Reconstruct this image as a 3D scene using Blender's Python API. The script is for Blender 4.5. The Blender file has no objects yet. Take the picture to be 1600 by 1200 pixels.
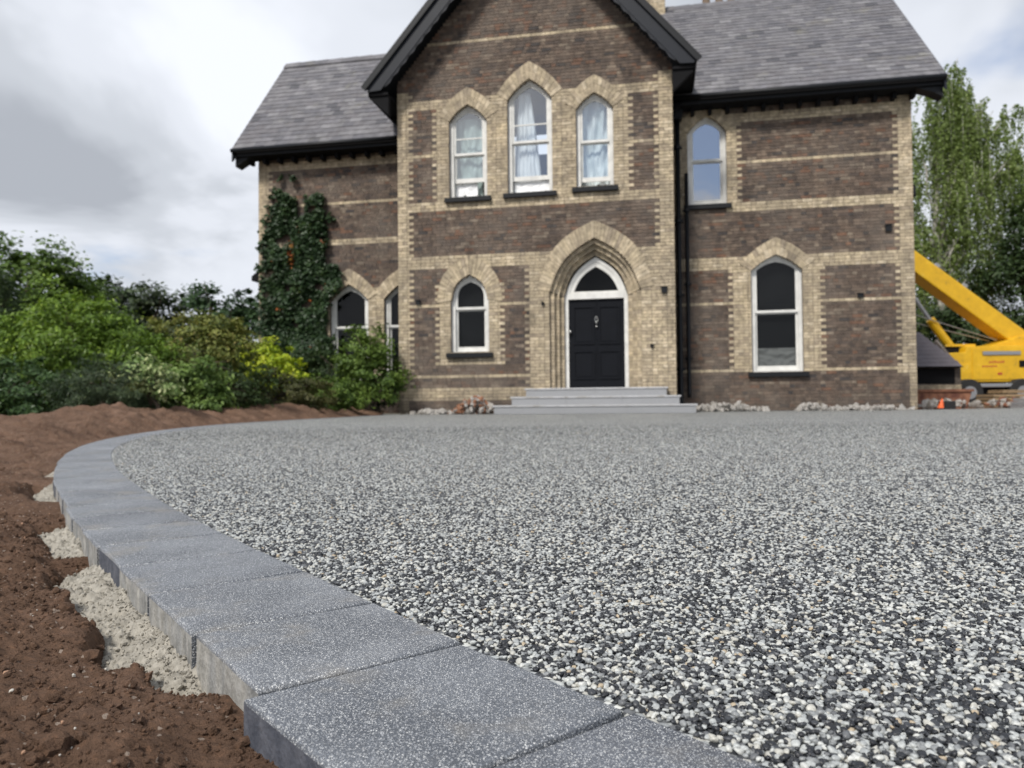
import bpy, bmesh, math, random
import numpy as np
from mathutils import Vector, Matrix

random.seed(7); rs = np.random.RandomState(11)
SC = bpy.context.scene
COL = SC.collection
R = math.radians

# ------------------------------------------------------------------ camera
cd = bpy.data.cameras.new('camera'); cam = bpy.data.objects.new('camera', cd); COL.objects.link(cam)
cd.sensor_width = 36; cd.lens = 27; cd.clip_start = 0.02; cd.clip_end = 2000
cam.matrix_world = Matrix.Translation((0, 0, .26)) @ Matrix.Rotation(R(90 + 1.34), 4, 'X') @ Matrix.Rotation(R(-.57), 4, 'Z')
cd.dof.use_dof = True; cd.dof.focus_distance = 0.92; cd.dof.aperture_fstop = 8.8; cd.dof.aperture_blades = 0
SC.camera = cam

# ------------------------------------------------------------------ world, sun, exposure
SUN_EL, SUN_AZ = R(47), R(-146)      # azimuth of the direction TOWARDS the sun, from +Y clockwise
w = bpy.data.worlds.new('World'); SC.world = w; w.use_nodes = True
nt = w.node_tree; nt.nodes.clear()
def N(t, kind, **kw):
    n = t.nodes.new(kind)
    for k, v in kw.items():
        if k in n.inputs.keys() if hasattr(n.inputs, 'keys') else False: n.inputs[k].default_value = v
        else: setattr(n, k, v)
    return n
out = N(nt, 'ShaderNodeOutputWorld'); bg = N(nt, 'ShaderNodeBackground'); bg.inputs['Strength'].default_value = .1
sky = N(nt, 'ShaderNodeTexSky', sky_type='NISHITA', sun_disc=False, sun_elevation=SUN_EL, sun_rotation=SUN_AZ)
sky.ozone_density = 1.6; sky.dust_density = .6
tc = N(nt, 'ShaderNodeTexCoord')
sep = N(nt, 'ShaderNodeSeparateXYZ'); nt.links.new(tc.outputs['Generated'], sep.inputs[0])
den = N(nt, 'ShaderNodeMath', operation='MAXIMUM'); den.inputs[1].default_value = 0.0
nt.links.new(sep.outputs[2], den.inputs[0])
add = N(nt, 'ShaderNodeMath', operation='ADD'); add.inputs[1].default_value = .22; nt.links.new(den.outputs[0], add.inputs[0])
dx = N(nt, 'ShaderNodeMath', operation='DIVIDE'); dy = N(nt, 'ShaderNodeMath', operation='DIVIDE')
nt.links.new(sep.outputs[0], dx.inputs[0]); nt.links.new(add.outputs[0], dx.inputs[1])
nt.links.new(sep.outputs[1], dy.inputs[0]); nt.links.new(add.outputs[0], dy.inputs[1])
cmb = N(nt, 'ShaderNodeCombineXYZ'); nt.links.new(dx.outputs[0], cmb.inputs[0]); nt.links.new(dy.outputs[0], cmb.inputs[1])
def wnoise(scale, detail, rough, off, dist=0.):
    mp = N(nt, 'ShaderNodeMapping'); mp.inputs['Location'].default_value = off; mp.inputs['Scale'].default_value = (1, 1, 1)
    nt.links.new(cmb.outputs[0], mp.inputs[0])
    n = N(nt, 'ShaderNodeTexNoise'); n.inputs['Scale'].default_value = scale; n.inputs['Detail'].default_value = detail
    n.inputs['Roughness'].default_value = rough; n.inputs['Distortion'].default_value = dist
    nt.links.new(mp.outputs[0], n.inputs['Vector']); return n
def ramp(t, src, stops, interp='EASE'):
    r = t.nodes.new('ShaderNodeValToRGB'); r.color_ramp.interpolation = interp
    while len(r.color_ramp.elements) < len(stops): r.color_ramp.elements.new(.5)
    for e, (p, c) in zip(r.color_ramp.elements, stops): e.position = p; e.color = (*c, 1) if len(c) == 3 else c
    t.links.new(src, r.inputs[0]); return r
cover = wnoise(.95, 6, .52, (18.2, 11.4, 9), .3)
cmask = ramp(nt, cover.outputs['Fac'], [(.32, (0, 0, 0)), (.46, (1, 1, 1))])
shade = wnoise(1.2, 5, .52, (17.6, 17.0, 11), .4)
ccol = ramp(nt, shade.outputs['Fac'], [(.30, (3.8, 4.05, 4.5)), (.42, (5.2, 5.5, 6.0)), (.53, (6.7, 7.0, 7.6)), (.66, (7.9, 8.2, 8.8))])
skyb = N(nt, 'ShaderNodeMixRGB', blend_type='MULTIPLY'); skyb.inputs[0].default_value = 1
skyb.inputs[2].default_value = (1.0, 1.0, 1.05, 1); nt.links.new(sky.outputs[0], skyb.inputs[1])
# thin veil over the whole sky, thicker near the horizon
veil = N(nt, 'ShaderNodeMixRGB'); veil.inputs[0].default_value = .30; veil.inputs[2].default_value = (4.8, 5.6, 7.4, 1)
nt.links.new(skyb.outputs[0], veil.inputs[1])
mix = N(nt, 'ShaderNodeMixRGB'); nt.links.new(cmask.outputs[0], mix.inputs[0])
nt.links.new(veil.outputs[0], mix.inputs[1]); nt.links.new(ccol.outputs[0], mix.inputs[2])
nt.links.new(mix.outputs[0], bg.inputs[0]); nt.links.new(bg.outputs[0], out.inputs[0])

sl = bpy.data.lights.new('sun', 'SUN'); sun = bpy.data.objects.new('sun', sl); COL.objects.link(sun)
sl.energy = 2.9; sl.angle = R(9); sl.color = (1, .955, .89)
sd = Vector((math.sin(SUN_AZ) * math.cos(SUN_EL), math.cos(SUN_AZ) * math.cos(SUN_EL), math.sin(SUN_EL)))
sun.rotation_euler = sd.to_track_quat('Z', 'Y').to_euler()
SC.view_settings.view_transform = 'Standard'; SC.view_settings.look = 'None'
SC.view_settings.exposure = 0.28; SC.view_settings.gamma = 1; SC.view_settings.use_curve_mapping = False
SC.render.engine = 'CYCLES'; SC.cycles.use_denoising = True
SC.cycles.max_bounces = 6; SC.cycles.diffuse_bounces = 3; SC.cycles.transparent_max_bounces = 12
SC.cycles.caustics_reflective = False; SC.cycles.caustics_refractive = False

# ------------------------------------------------------------------ noise in numpy
def _h(ix, iy, seed):
    n = (ix.astype(np.int64) * 374761393 + iy.astype(np.int64) * 668265263 + seed * 1442695041) & 0xFFFFFFFF
    n = ((n ^ (n >> 13)) * 1274126177) & 0xFFFFFFFF
    n = n ^ (n >> 16)
    return (n & 0xFFFF) / 65535. * 2 * np.pi
def pn(x, y, seed=0):
    x0 = np.floor(x); y0 = np.floor(y); fx = x - x0; fy = y - y0
    def g(i, j):
        a = _h(x0 + i, y0 + j, seed); return np.cos(a) * (fx - i) + np.sin(a) * (fy - j)
    u = fx * fx * fx * (fx * (fx * 6 - 15) + 10); v = fy * fy * fy * (fy * (fy * 6 - 15) + 10)
    a = g(0, 0) * (1 - u) + g(1, 0) * u; b = g(0, 1) * (1 - u) + g(1, 1) * u
    return (a * (1 - v) + b * v) * 1.5
def fbm(x, y, oct=4, seed=0, gain=.5):
    s = 0; a = 1
    for o in range(oct): s = s + a * pn(x * 2 ** o, y * 2 ** o, seed + o * 7); a *= gain
    return s
def sstep(a, b, x):
    t = np.clip((x - a) / (b - a), 0, 1); return t * t * (3 - 2 * t)

# ------------------------------------------------------------------ mesh helpers
def mk(name, V, F, mats, parent=None, smooth=False, mi=None, attrs=None, loc=None):
    me = bpy.data.meshes.new(name); me.from_pydata([tuple(v) for v in V], [], F)
    if not isinstance(mats, (list, tuple)): mats = [mats]
    for m in mats: me.materials.append(m)
    if mi is not None: me.polygons.foreach_set('material_index', np.asarray(mi, dtype=np.int32))
    me.polygons.foreach_set('use_smooth', np.full(len(me.polygons), bool(smooth)))
    for k, v in (attrs or {}).items():
        a = me.attributes.new(k, 'FLOAT', 'FACE'); a.data.foreach_set('value', np.asarray(v, dtype=np.float32))
    me.update()
    return link(name, me, parent, loc)
def mkfast(name, V, F, mats, parent=None, smooth=False, attrs=None, mi=None):
    """V (n,3), F (m,k) arrays, all faces with k corners"""
    V = np.asarray(V, dtype=np.float32); F = np.asarray(F, dtype=np.int32)
    me = bpy.data.meshes.new(name); m, k = F.shape
    me.vertices.add(len(V)); me.vertices.foreach_set('co', V.ravel())
    me.loops.add(m * k); me.loops.foreach_set('vertex_index', F.ravel())
    me.polygons.add(m); me.polygons.foreach_set('loop_start', np.arange(m, dtype=np.int32) * k)
    me.polygons.foreach_set('loop_total', np.full(m, k, dtype=np.int32))
    if not isinstance(mats, (list, tuple)): mats = [mats]
    for q in mats: me.materials.append(q)
    if mi is not None: me.polygons.foreach_set('material_index', np.asarray(mi, dtype=np.int32))
    me.polygons.foreach_set('use_smooth', np.full(m, bool(smooth)))
    for kk, v in (attrs or {}).items():
        a = me.attributes.new(kk, 'FLOAT', 'FACE'); a.data.foreach_set('value', np.asarray(v, dtype=np.float32))
    me.update(calc_edges=True); me.validate()
    return link(name, me, parent)
def link(name, me, parent=None, loc=None):
    o = bpy.data.objects.new(name, me); COL.objects.link(o)
    if parent is not None: o.parent = parent
    if loc is not None: o.location = loc
    return o
def empty(name, label=None, cat=None, loc=(0, 0, 0), rz=0, group=None, kind=None):
    o = bpy.data.objects.new(name, None); COL.objects.link(o); o.location = loc; o.rotation_euler = (0, 0, rz)
    o.empty_display_size = .2
    return tag(o, label, cat, group, kind)
def tag(o, label=None, cat=None, group=None, kind=None):
    if label: o['label'] = label
    if cat: o['category'] = cat
    if group: o['group'] = group
    if kind: o['kind'] = kind
    return o
BF = [(0, 3, 2, 1), (4, 5, 6, 7), (0, 1, 5, 4), (1, 2, 6, 5), (2, 3, 7, 6), (3, 0, 4, 7)]
class MB:
    def __init__(s): s.v = []; s.f = []; s.mi = []; s.a = []
    def raw(s, V, F, mi=0, a=0.):
        n = len(s.v); s.v += [tuple(p) for p in V]; s.f += [tuple(i + n for i in f) for f in F]
        s.mi += [mi] * len(F); s.a += [a] * len(F); return s
    def box(s, x0, x1, y0, y1, z0, z1, mi=0, a=0.):
        return s.raw([(x0, y0, z0), (x1, y0, z0), (x1, y1, z0), (x0, y1, z0), (x0, y0, z1), (x1, y0, z1), (x1, y1, z1), (x0, y1, z1)], BF, mi, a)
    def obox(s, M, sx, sy, sz, mi=0, a=0.):
        P = [M @ Vector((x * sx / 2, y * sy / 2, z * sz / 2)) for z in (-1, 1) for x, y in ((-1, -1), (1, -1), (1, 1), (-1, 1))]
        return s.raw(P, BF, mi, a)
    def beam(s, p, q, wd, ht, up=(0, 0, 1), mi=0):
        p = Vector(p); q = Vector(q); d = (q - p); l = d.length; d.normalize(); r = d.cross(Vector(up)).normalized(); u = r.cross(d)
        M = Matrix((r, d, u)).transposed().to_4x4(); M.translation = (p + q) / 2
        return s.obox(M, wd, l, ht, mi)
    def tube(s, pts, rad, n=10, mi=0, cap=True):
        pts = [Vector(p) for p in pts]; rr = rad if isinstance(rad, (list, tuple)) else [rad] * len(pts)
        V = []; prev = None
        for i, p in enumerate(pts):
            d = (pts[min(i + 1, len(pts) - 1)] - pts[max(i - 1, 0)]).normalized()
            a = Vector((0, 0, 1)) if abs(d.z) < .9 else Vector((1, 0, 0))
            if prev is not None: a = prev
            u = (a - d * a.dot(d)).normalized(); v = d.cross(u); prev = u
            V += [p + (u * math.cos(2 * math.pi * k / n) + v * math.sin(2 * math.pi * k / n)) * rr[i] for k in range(n)]
        F = [(i * n + k, i * n + (k + 1) % n, (i + 1) * n + (k + 1) % n, (i + 1) * n + k) for i in range(len(pts) - 1) for k in range(n)]
        if cap: F += [tuple(range(n))[::-1], tuple((len(pts) - 1) * n + k for k in range(n))]
        return s.raw(V, F, mi)
    def prism(s, poly, y0, y1, mi=0, a=0.):
        """poly of (x,z), extruded y0..y1 (y0 is the front)"""
        n = len(poly); V = [(x, y0, z) for x, z in poly] + [(x, y1, z) for x, z in poly]
        F = [tuple(range(n)), tuple(range(2 * n - 1, n - 1, -1))] + [(i, i + n, (i + 1) % n + n, (i + 1) % n) for i in range(n)]
        return s.raw(V, F, mi, a)
    def ring(s, A, B, y0, y1, mi=0, closed=True):
        """band between outlines A (outer) and B (inner), both lists of (x,z)"""
        n = len(A); V = [(x, y0, z) for x, z in A] + [(x, y0, z) for x, z in B] + [(x, y1, z) for x, z in A] + [(x, y1, z) for x, z in B]
        F = []
        for i in range(n if closed else n - 1):
            j = (i + 1) % n
            F += [(i, j, n + j, n + i), (2 * n + i, 3 * n + i, 3 * n + j, 2 * n + j), (i, 2 * n + i, 2 * n + j, j), (n + i, n + j, 3 * n + j, 3 * n + i)]
        return s.raw(V, F, mi)
    def build(s, name, mats, parent=None, smooth=False, attr=None, bevel=0):
        o = mk(name, s.v, s.f, mats, parent, smooth, s.mi, {attr: s.a} if attr else None)
        bm = bmesh.new(); bm.from_mesh(o.data); bmesh.ops.recalc_face_normals(bm, faces=bm.faces)
        if bevel: bmesh.ops.bevel(bm, geom=bm.edges[:], offset=bevel, segments=2, affect='EDGES', profile=.6)
        bm.to_mesh(o.data); bm.free()
        return o

# ------------------------------------------------------------------ materials
def mat(name, base=(.5, .5, .5), rough=.8, metal=0., spec=.5, fn=None):
    m = bpy.data.materials.new(name); m.use_nodes = True; t = m.node_tree; b = t.nodes['Principled BSDF']
    b.inputs['Base Color'].default_value = (*base, 1); b.inputs['Roughness'].default_value = rough
    b.inputs['Metallic'].default_value = metal; b.inputs['Specular IOR Level'].default_value = spec
    if fn: fn(t, b)
    return m
def tex(t, kind, scale, detail=4., rough=.55, coord='Object', **kw):
    c = t.nodes.new('ShaderNodeTexCoord'); n = t.nodes.new('ShaderNodeTex' + kind); n.inputs['Scale'].default_value = scale
    if kind == 'Noise': n.inputs['Detail'].default_value = detail; n.inputs['Roughness'].default_value = rough
    for k, v in kw.items():
        if k == 'stretch':
            mp = t.nodes.new('ShaderNodeMapping'); mp.inputs['Scale'].default_value = v
            t.links.new(c.outputs[coord], mp.inputs[0]); t.links.new(mp.outputs[0], n.inputs['Vector']); break
    else: t.links.new(c.outputs[coord], n.inputs['Vector'])
    return n
def bump(t, b, src, strength, dist, prev=None):
    n = t.nodes.new('ShaderNodeBump'); n.inputs['Strength'].default_value = strength; n.inputs['Distance'].default_value = dist
    t.links.new(src, n.inputs['Height'])
    if prev is not None: t.links.new(prev.outputs[0], n.inputs['Normal'])
    t.links.new(n.outputs[0], b.inputs['Normal']); return n
def mixc(t, fac, a, b, blend='MIX'):
    n = t.nodes.new('ShaderNodeMixRGB'); n.blend_type = blend
    for i, x in ((0, fac), (1, a), (2, b)):
        if isinstance(x, (int, float)): n.inputs[i].default_value = x
        elif isinstance(x, tuple): n.inputs[i].default_value = (*x, 1)
        else: t.links.new(x, n.inputs[i])
    return n
def rnd_attr(t, extra=True):
    a = t.nodes.new('ShaderNodeAttribute'); a.attribute_name = 'rnd'
    if not extra: return a.outputs['Fac']
    o = t.nodes.new('ShaderNodeObjectInfo'); s = t.nodes.new('ShaderNodeMath'); s.operation = 'ADD'
    t.links.new(a.outputs['Fac'], s.inputs[0]); t.links.new(o.outputs['Random'], s.inputs[1])
    f = t.nodes.new('ShaderNodeMath'); f.operation = 'FRACT'; t.links.new(s.outputs[0], f.inputs[0]); return f.outputs[0]
def world_pos(t):
    return t.nodes.new('ShaderNodeNewGeometry').outputs['Position']
def wtex(t, kind, scale, detail=4., stretch=None, rough=.55):
    n = t.nodes.new('ShaderNodeTex' + kind); n.inputs['Scale'].default_value = scale
    if kind == 'Noise': n.inputs['Detail'].default_value = detail; n.inputs['Roughness'].default_value = rough
    p = world_pos(t)
    if stretch:
        mp = t.nodes.new('ShaderNodeMapping'); mp.inputs['Scale'].default_value = stretch; t.links.new(p, mp.inputs[0]); p = mp.outputs[0]
    t.links.new(p, n.inputs['Vector']); return n

def brickmat(stops, grime):
    def fn(t, b):
        c = ramp(t, rnd_attr(t), stops, 'CONSTANT')
        n = wtex(t, 'Noise', 9, 6); n2 = wtex(t, 'Noise', .7, 5, rough=.65)
        a = mixc(t, .55, c.outputs[0], ramp(t, n.outputs['Fac'], [(.3, (.45, .45, .45)), (.7, (1.5, 1.5, 1.5))]).outputs[0], 'MULTIPLY')
        g = mixc(t, ramp(t, n2.outputs['Fac'], [(.42, (0, 0, 0)), (.68, (1, 1, 1))]).outputs[0], a.outputs[0], grime)
        g2 = mixc(t, .6, a.outputs[0], g.outputs[0])
        n4 = wtex(t, 'Noise', 1.9, 7, (1, 1, .6), .72); g2 = mixc(t, 1., g2.outputs[0], ramp(t, n4.outputs['Fac'], [(.32, (.66, .66, .67)), (.5, (1, 1, 1)), (.68, (1.22, 1.21, 1.18))]).outputs[0], 'MULTIPLY')
        # splashed earth and damp marks climbing unevenly from the ground
        sp = t.nodes.new('ShaderNodeSeparateXYZ'); t.links.new(world_pos(t), sp.inputs[0]); dn = wtex(t, 'Noise', 1.6, 6, (1, 1, .5), .7)
        hgt = t.nodes.new('ShaderNodeMath'); hgt.operation = 'MULTIPLY_ADD'; hgt.inputs[1].default_value = 2.6; t.links.new(dn.outputs['Fac'], hgt.inputs[0]); hgt.inputs[2].default_value = -.75
        df = t.nodes.new('ShaderNodeMath'); df.operation = 'SUBTRACT'; t.links.new(hgt.outputs[0], df.inputs[0]); t.links.new(sp.outputs[2], df.inputs[1])
        g2 = mixc(t, ramp(t, df.outputs[0], [(0, (0, 0, 0)), (.6, (.6, .6, .6))]).outputs[0], g2.outputs[0], (.095, .075, .06))
        t.links.new(g2.outputs[0], b.inputs['Base Color']); bump(t, b, n.outputs['Fac'], .6, .004)
    return fn
M = {}
M['brick_dark'] = mat('brown_brick', rough=.85, fn=brickmat([(0, (.104, .075, .057)), (.16, (.134, .096, .072)), (.34, (.088, .066, .054)), (.5, (.158, .118, .089)), (.64, (.115, .085, .066)), (.8, (.155, .086, .056)), (.87, (.205, .162, .122)), (.95, (.055, .047, .044))], (.17, .14, .115)))
M['brick_buff'] = mat('buff_brick', rough=.85, fn=brickmat([(0, (0.487, 0.401, 0.271)), (.2, (0.436, 0.357, 0.243)), (.4, (0.538, 0.445, 0.311)), (.6, (0.467, 0.381, 0.262)), (.75, (0.406, 0.332, 0.233)), (.88, (0.578, 0.485, 0.349)), (.95, (0.345, 0.282, 0.204))], (0.274, 0.228, 0.165)))
def f_mortar(t, b):
    n = wtex(t, 'Noise', 14, 6); n2 = wtex(t, 'Noise', 1.1, 4)
    c = ramp(t, n.outputs['Fac'], [(.3, (.12, .10, .085)), (.7, (.24, .205, .17))]); c2 = ramp(t, n2.outputs['Fac'], [(.35, (.62, .6, .58)), (.65, (1.1, 1.08, 1.05))])
    t.links.new(mixc(t, 1., c.outputs[0], c2.outputs[0], 'MULTIPLY').outputs[0], b.inputs['Base Color']); bump(t, b, n.outputs['Fac'], .5, .004)
M['mortar'] = mat('mortar', rough=.95, fn=f_mortar)
def f_slate(t, b):
    c = ramp(t, rnd_attr(t), [(0, (.128, .124, .132)), (.15, (.15, .145, .152)), (.35, (.115, .112, .122)), (.5, (.168, .163, .168)), (.66, (.135, .128, .134)), (.8, (.155, .15, .16)), (.9, (.20, .195, .20)), (.96, (.078, .076, .084))], 'CONSTANT')
    n = wtex(t, 'Noise', 6, 6); n2 = wtex(t, 'Noise', 1.3, 6, rough=.7)
    l = ramp(t, n2.outputs['Fac'], [(.56, (0, 0, 0)), (.74, (1, 1, 1))])
    a = mixc(t, .5, c.outputs[0], ramp(t, n.outputs['Fac'], [(.3, (.6, .6, .6)), (.7, (1.35, 1.35, 1.35))]).outputs[0], 'MULTIPLY')
    f = t.nodes.new('ShaderNodeMath'); f.operation = 'MULTIPLY'; f.inputs[1].default_value = .45; t.links.new(l.outputs[0], f.inputs[0])
    t.links.new(mixc(t, f.outputs[0], a.outputs[0], (.24, .225, .16)).outputs[0], b.inputs['Base Color']); bump(t, b, n.outputs['Fac'], .4, .004)
M['slate'] = mat('slate', rough=.62, spec=.45, fn=f_slate)
def f_paint(t, b):
    n = wtex(t, 'Noise', 5, 5); c = b.inputs['Base Color'].default_value[:3]
    t.links.new(ramp(t, n.outputs['Fac'], [(.3, tuple(x * .86 for x in c)), (.7, tuple(min(1, x * 1.06) for x in c))]).outputs[0], b.inputs['Base Color']); bump(t, b, n.outputs['Fac'], .1, .002)
M['white'] = mat('white_paint', (.76, .75, .71), .45, fn=f_paint)
M['black'] = mat('black_paint', (.008, .009, .011), .5, spec=.3, fn=f_paint)
M['soffit'] = mat('black_soffit_paint', (.007, .007, .008), .85, spec=.2, fn=f_paint)
M['barge'] = mat('dark_slate_blue_paint', (.011, .0135, .020), .5, spec=.3, fn=f_paint)
M['door'] = mat('black_door_paint', (.005, .006, .009), .55, spec=.16, fn=f_paint)
M['chrome'] = mat('brushed_nickel', (.6, .6, .58), .3, 1.)
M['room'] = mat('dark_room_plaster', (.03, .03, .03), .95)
M['blind'] = mat('charcoal_blind', (.012, .013, .014), .95, spec=.1)  # black backing sheet: darkness behind the panes put into its colour
M['blueblind'] = mat('slate_blue_blind', (.05, .07, .12), .8)  # blue backing sheet: tint of the reflected sky put into its colour
def f_cloth(t, b):
    n = wtex(t, 'Noise', 7, 4, (1, 1, .35)); t.links.new(ramp(t, n.outputs['Fac'], [(.3, (.62, .68, .68)), (.7, (.86, .89, .88))]).outputs[0], b.inputs['Base Color'])
M['sheet'] = mat('pale_dust_sheet', (.8, .83, .83), .45, fn=f_cloth)
M['curtain'] = mat('white_curtain', (.86, .87, .88), .8)
def glass(name, refl, tint):
    m = bpy.data.materials.new(name); m.use_nodes = True; t = m.node_tree; t.nodes.clear()
    o = t.nodes.new('ShaderNodeOutputMaterial'); tr = t.nodes.new('ShaderNodeBsdfTransparent'); tr.inputs[0].default_value = (*tint, 1)
    g = t.nodes.new('ShaderNodeBsdfGlossy'); g.inputs['Roughness'].default_value = .015; g.inputs[0].default_value = (1, 1, 1, 1)
    n = t.nodes.new('ShaderNodeTexNoise'); n.inputs['Scale'].default_value = 2.2; n.inputs['Detail'].default_value = 1
    t.links.new(world_pos(t), n.inputs['Vector']); bp = t.nodes.new('ShaderNodeBump'); bp.inputs['Strength'].default_value = .12; bp.inputs['Distance'].default_value = .02
    t.links.new(n.outputs['Fac'], bp.inputs['Height']); t.links.new(bp.outputs[0], g.inputs['Normal'])
    mx = t.nodes.new('ShaderNodeMixShader'); mx.inputs[0].default_value = refl
    t.links.new(tr.outputs[0], mx.inputs[1]); t.links.new(g.outputs[0], mx.inputs[2]); t.links.new(mx.outputs[0], o.inputs[0]); return m
M['glass'] = glass('window_glass', .022, (.62, .64, .64))
M['glass_up'] = glass('reflective_window_glass', .24, (.9, .95, .97))
M['glass_blue'] = glass('mirror_like_window_glass', .42, (.5, .55, .62))
def f_step(t, b):
    n = wtex(t, 'Noise', 160, 3); n2 = wtex(t, 'Noise', 2, 3)
    c = ramp(t, n.outputs['Fac'], [(.35, (.24, .245, .255)), (.65, (.33, .335, .345))]); t.links.new(c.outputs[0], b.inputs['Base Color'])
M['riser'] = mat('grey_granite', rough=.7, fn=f_step)
def f_tread(t, b):
    n = wtex(t, 'Noise', 3.5, 7, (1, 1, 1), .7); n2 = wtex(t, 'Noise', 150, 3)
    c = ramp(t, n.outputs['Fac'], [(.32, (.34, .325, .30)), (.5, (.46, .46, .465)), (.7, (.53, .53, .54))]); t.links.new(mixc(t, .3, c.outputs[0], ramp(t, n2.outputs['Fac'], [(.3, (.7, .7, .7)), (.7, (1.2, 1.2, 1.2))]).outputs[0], 'MULTIPLY').outputs[0], b.inputs['Base Color'])
M['tread'] = mat('pale_granite', rough=.7, fn=f_tread)

def specks(t, b, base_lo, base_hi, dens, sc=1.45):
    """exposed aggregate: three sizes of pale and dark grains in a grey matrix"""
    n = wtex(t, 'Noise', 5, 4); big = ramp(t, n.outputs['Fac'], [(.3, base_lo), (.7, base_hi)]).outputs[0]
    ob = t.nodes.new('ShaderNodeObjectInfo'); big = mixc(t, 1., big, ramp(t, ob.outputs['Random'], [(0, (.8, .8, .82)), (.5, (1, 1, 1)), (1, (1.25, 1.22, 1.18))], 'LINEAR').outputs[0], 'MULTIPLY').outputs[0]
    prev = big; hs = []
    for s, lo, hi, pal in ((330 * sc, .0, .36, 1), (620 * sc, .1, .42, 1), (470 * sc, .0, .30, 0)):
        v = wtex(t, 'Voronoi', s); v.inputs['Randomness'].default_value = 1
        sp = t.nodes.new('ShaderNodeSeparateColor'); t.links.new(v.outputs['Color'], sp.inputs[0])
        g = t.nodes.new('ShaderNodeMath'); g.operation = 'GREATER_THAN'; g.inputs[1].default_value = 1 - dens * (.8 if pal else .9)
        t.links.new(sp.outputs[0], g.inputs[0])
        d = t.nodes.new('ShaderNodeMath'); d.operation = 'LESS_THAN'; d.inputs[1].default_value = hi; t.links.new(v.outputs['Distance'], d.inputs[0])
        k = t.nodes.new('ShaderNodeMath'); k.operation = 'MULTIPLY'; t.links.new(g.outputs[0], k.inputs[0]); t.links.new(d.outputs[0], k.inputs[1])
        c = ramp(t, sp.outputs[1], [(0, (.26, .28, .31)), (.5, (.50, .51, .52)), (1, (.80, .80, .77))] if pal else [(0, (.012, .013, .016)), (1, (.05, .052, .06))]).outputs[0]
        prev = mixc(t, k.outputs[0], prev, c).outputs[0]; hs.append(v)
    dn = wtex(t, 'Noise', 7.5, 6, rough=.65); dr = ramp(t, dn.outputs['Fac'], [(.5, (0, 0, 0)), (.72, (.5, .5, .5))])
    prev = mixc(t, dr.outputs[0], prev, (.27, .245, .205)).outputs[0]
    t.links.new(prev, b.inputs['Base Color'])
    fine = wtex(t, 'Noise', 420 * sc, 3)
    b1 = bump(t, b, fine.outputs['Fac'], .9, .0012)
    inv = t.nodes.new('ShaderNodeMath'); inv.operation = 'SUBTRACT'; inv.inputs[0].default_value = 1; t.links.new(hs[0].outputs['Distance'], inv.inputs[1])
    b2 = bump(t, b, inv.outputs[0], .55, .0012, b1)
    lump = wtex(t, 'Noise', 34, 4); bump(t, b, lump.outputs['Fac'], .3, .004, b2)
M['kerb_top'] = mat('charcoal_exposed_aggregate', rough=.62, fn=lambda t, b: specks(t, b, (.080, .089, .104), (.165, .178, .198), .52))
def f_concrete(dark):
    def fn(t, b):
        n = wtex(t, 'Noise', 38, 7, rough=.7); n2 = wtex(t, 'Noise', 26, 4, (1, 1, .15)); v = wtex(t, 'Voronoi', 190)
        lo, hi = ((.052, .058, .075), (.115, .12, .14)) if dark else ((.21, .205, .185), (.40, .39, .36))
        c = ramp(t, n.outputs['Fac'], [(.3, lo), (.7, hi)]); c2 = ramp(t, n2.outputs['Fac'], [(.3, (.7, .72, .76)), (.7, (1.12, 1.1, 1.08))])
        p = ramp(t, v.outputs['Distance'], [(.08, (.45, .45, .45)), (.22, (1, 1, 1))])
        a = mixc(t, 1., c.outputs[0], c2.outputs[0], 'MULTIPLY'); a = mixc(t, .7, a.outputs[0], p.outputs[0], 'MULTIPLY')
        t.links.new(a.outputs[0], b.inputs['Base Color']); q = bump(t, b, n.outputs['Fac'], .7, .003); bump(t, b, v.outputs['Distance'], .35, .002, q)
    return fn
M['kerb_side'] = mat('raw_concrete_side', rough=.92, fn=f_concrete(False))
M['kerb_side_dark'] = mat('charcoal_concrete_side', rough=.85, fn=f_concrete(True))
def f_haunch(t, b):
    n = wtex(t, 'Noise', 60, 7, rough=.7); n2 = wtex(t, 'Noise', 300, 3)
    c = ramp(t, n.outputs['Fac'], [(.3, (.25, .232, .195)), (.7, (.44, .41, .35))]); t.links.new(c.outputs[0], b.inputs['Base Color'])
    q = bump(t, b, n.outputs['Fac'], .8, .006); bump(t, b, n2.outputs['Fac'], .6, .0015, q)
M['haunch'] = mat('dry_mortar', rough=.97, fn=f_haunch)
def f_soil(t, b):
    n = wtex(t, 'Noise', 3.2, 8, rough=.65); n2 = wtex(t, 'Noise', 90, 8, rough=.75); n3 = wtex(t, 'Noise', 650, 3)
    c = ramp(t, n.outputs['Fac'], [(.3, (.108, .064, .042)), (.5, (.160, .097, .064)), (.7, (.225, .140, .096))])
    c2 = ramp(t, n2.outputs['Fac'], [(.3, (.5, .47, .45)), (.5, (1, 1, 1)), (.72, (1.5, 1.4, 1.3))])
    a = mixc(t, 1., c.outputs[0], c2.outputs[0], 'MULTIPLY')
    v = wtex(t, 'Voronoi', 260); sp = t.nodes.new('ShaderNodeSeparateColor'); t.links.new(v.outputs['Color'], sp.inputs[0])
    g = t.nodes.new('ShaderNodeMath'); g.operation = 'GREATER_THAN'; g.inputs[1].default_value = .982; t.links.new(sp.outputs[0], g.inputs[0])
    a = mixc(t, g.outputs[0], a.outputs[0], (.38, .30, .24)); t.links.new(a.outputs[0], b.inputs['Base Color'])
    q = bump(t, b, n2.outputs['Fac'], 1., .010); bump(t, b, n3.outputs['Fac'], .9, .0025, q)
M['soil'] = mat('brown_soil', rough=.97, spec=.2, fn=f_soil)
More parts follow.
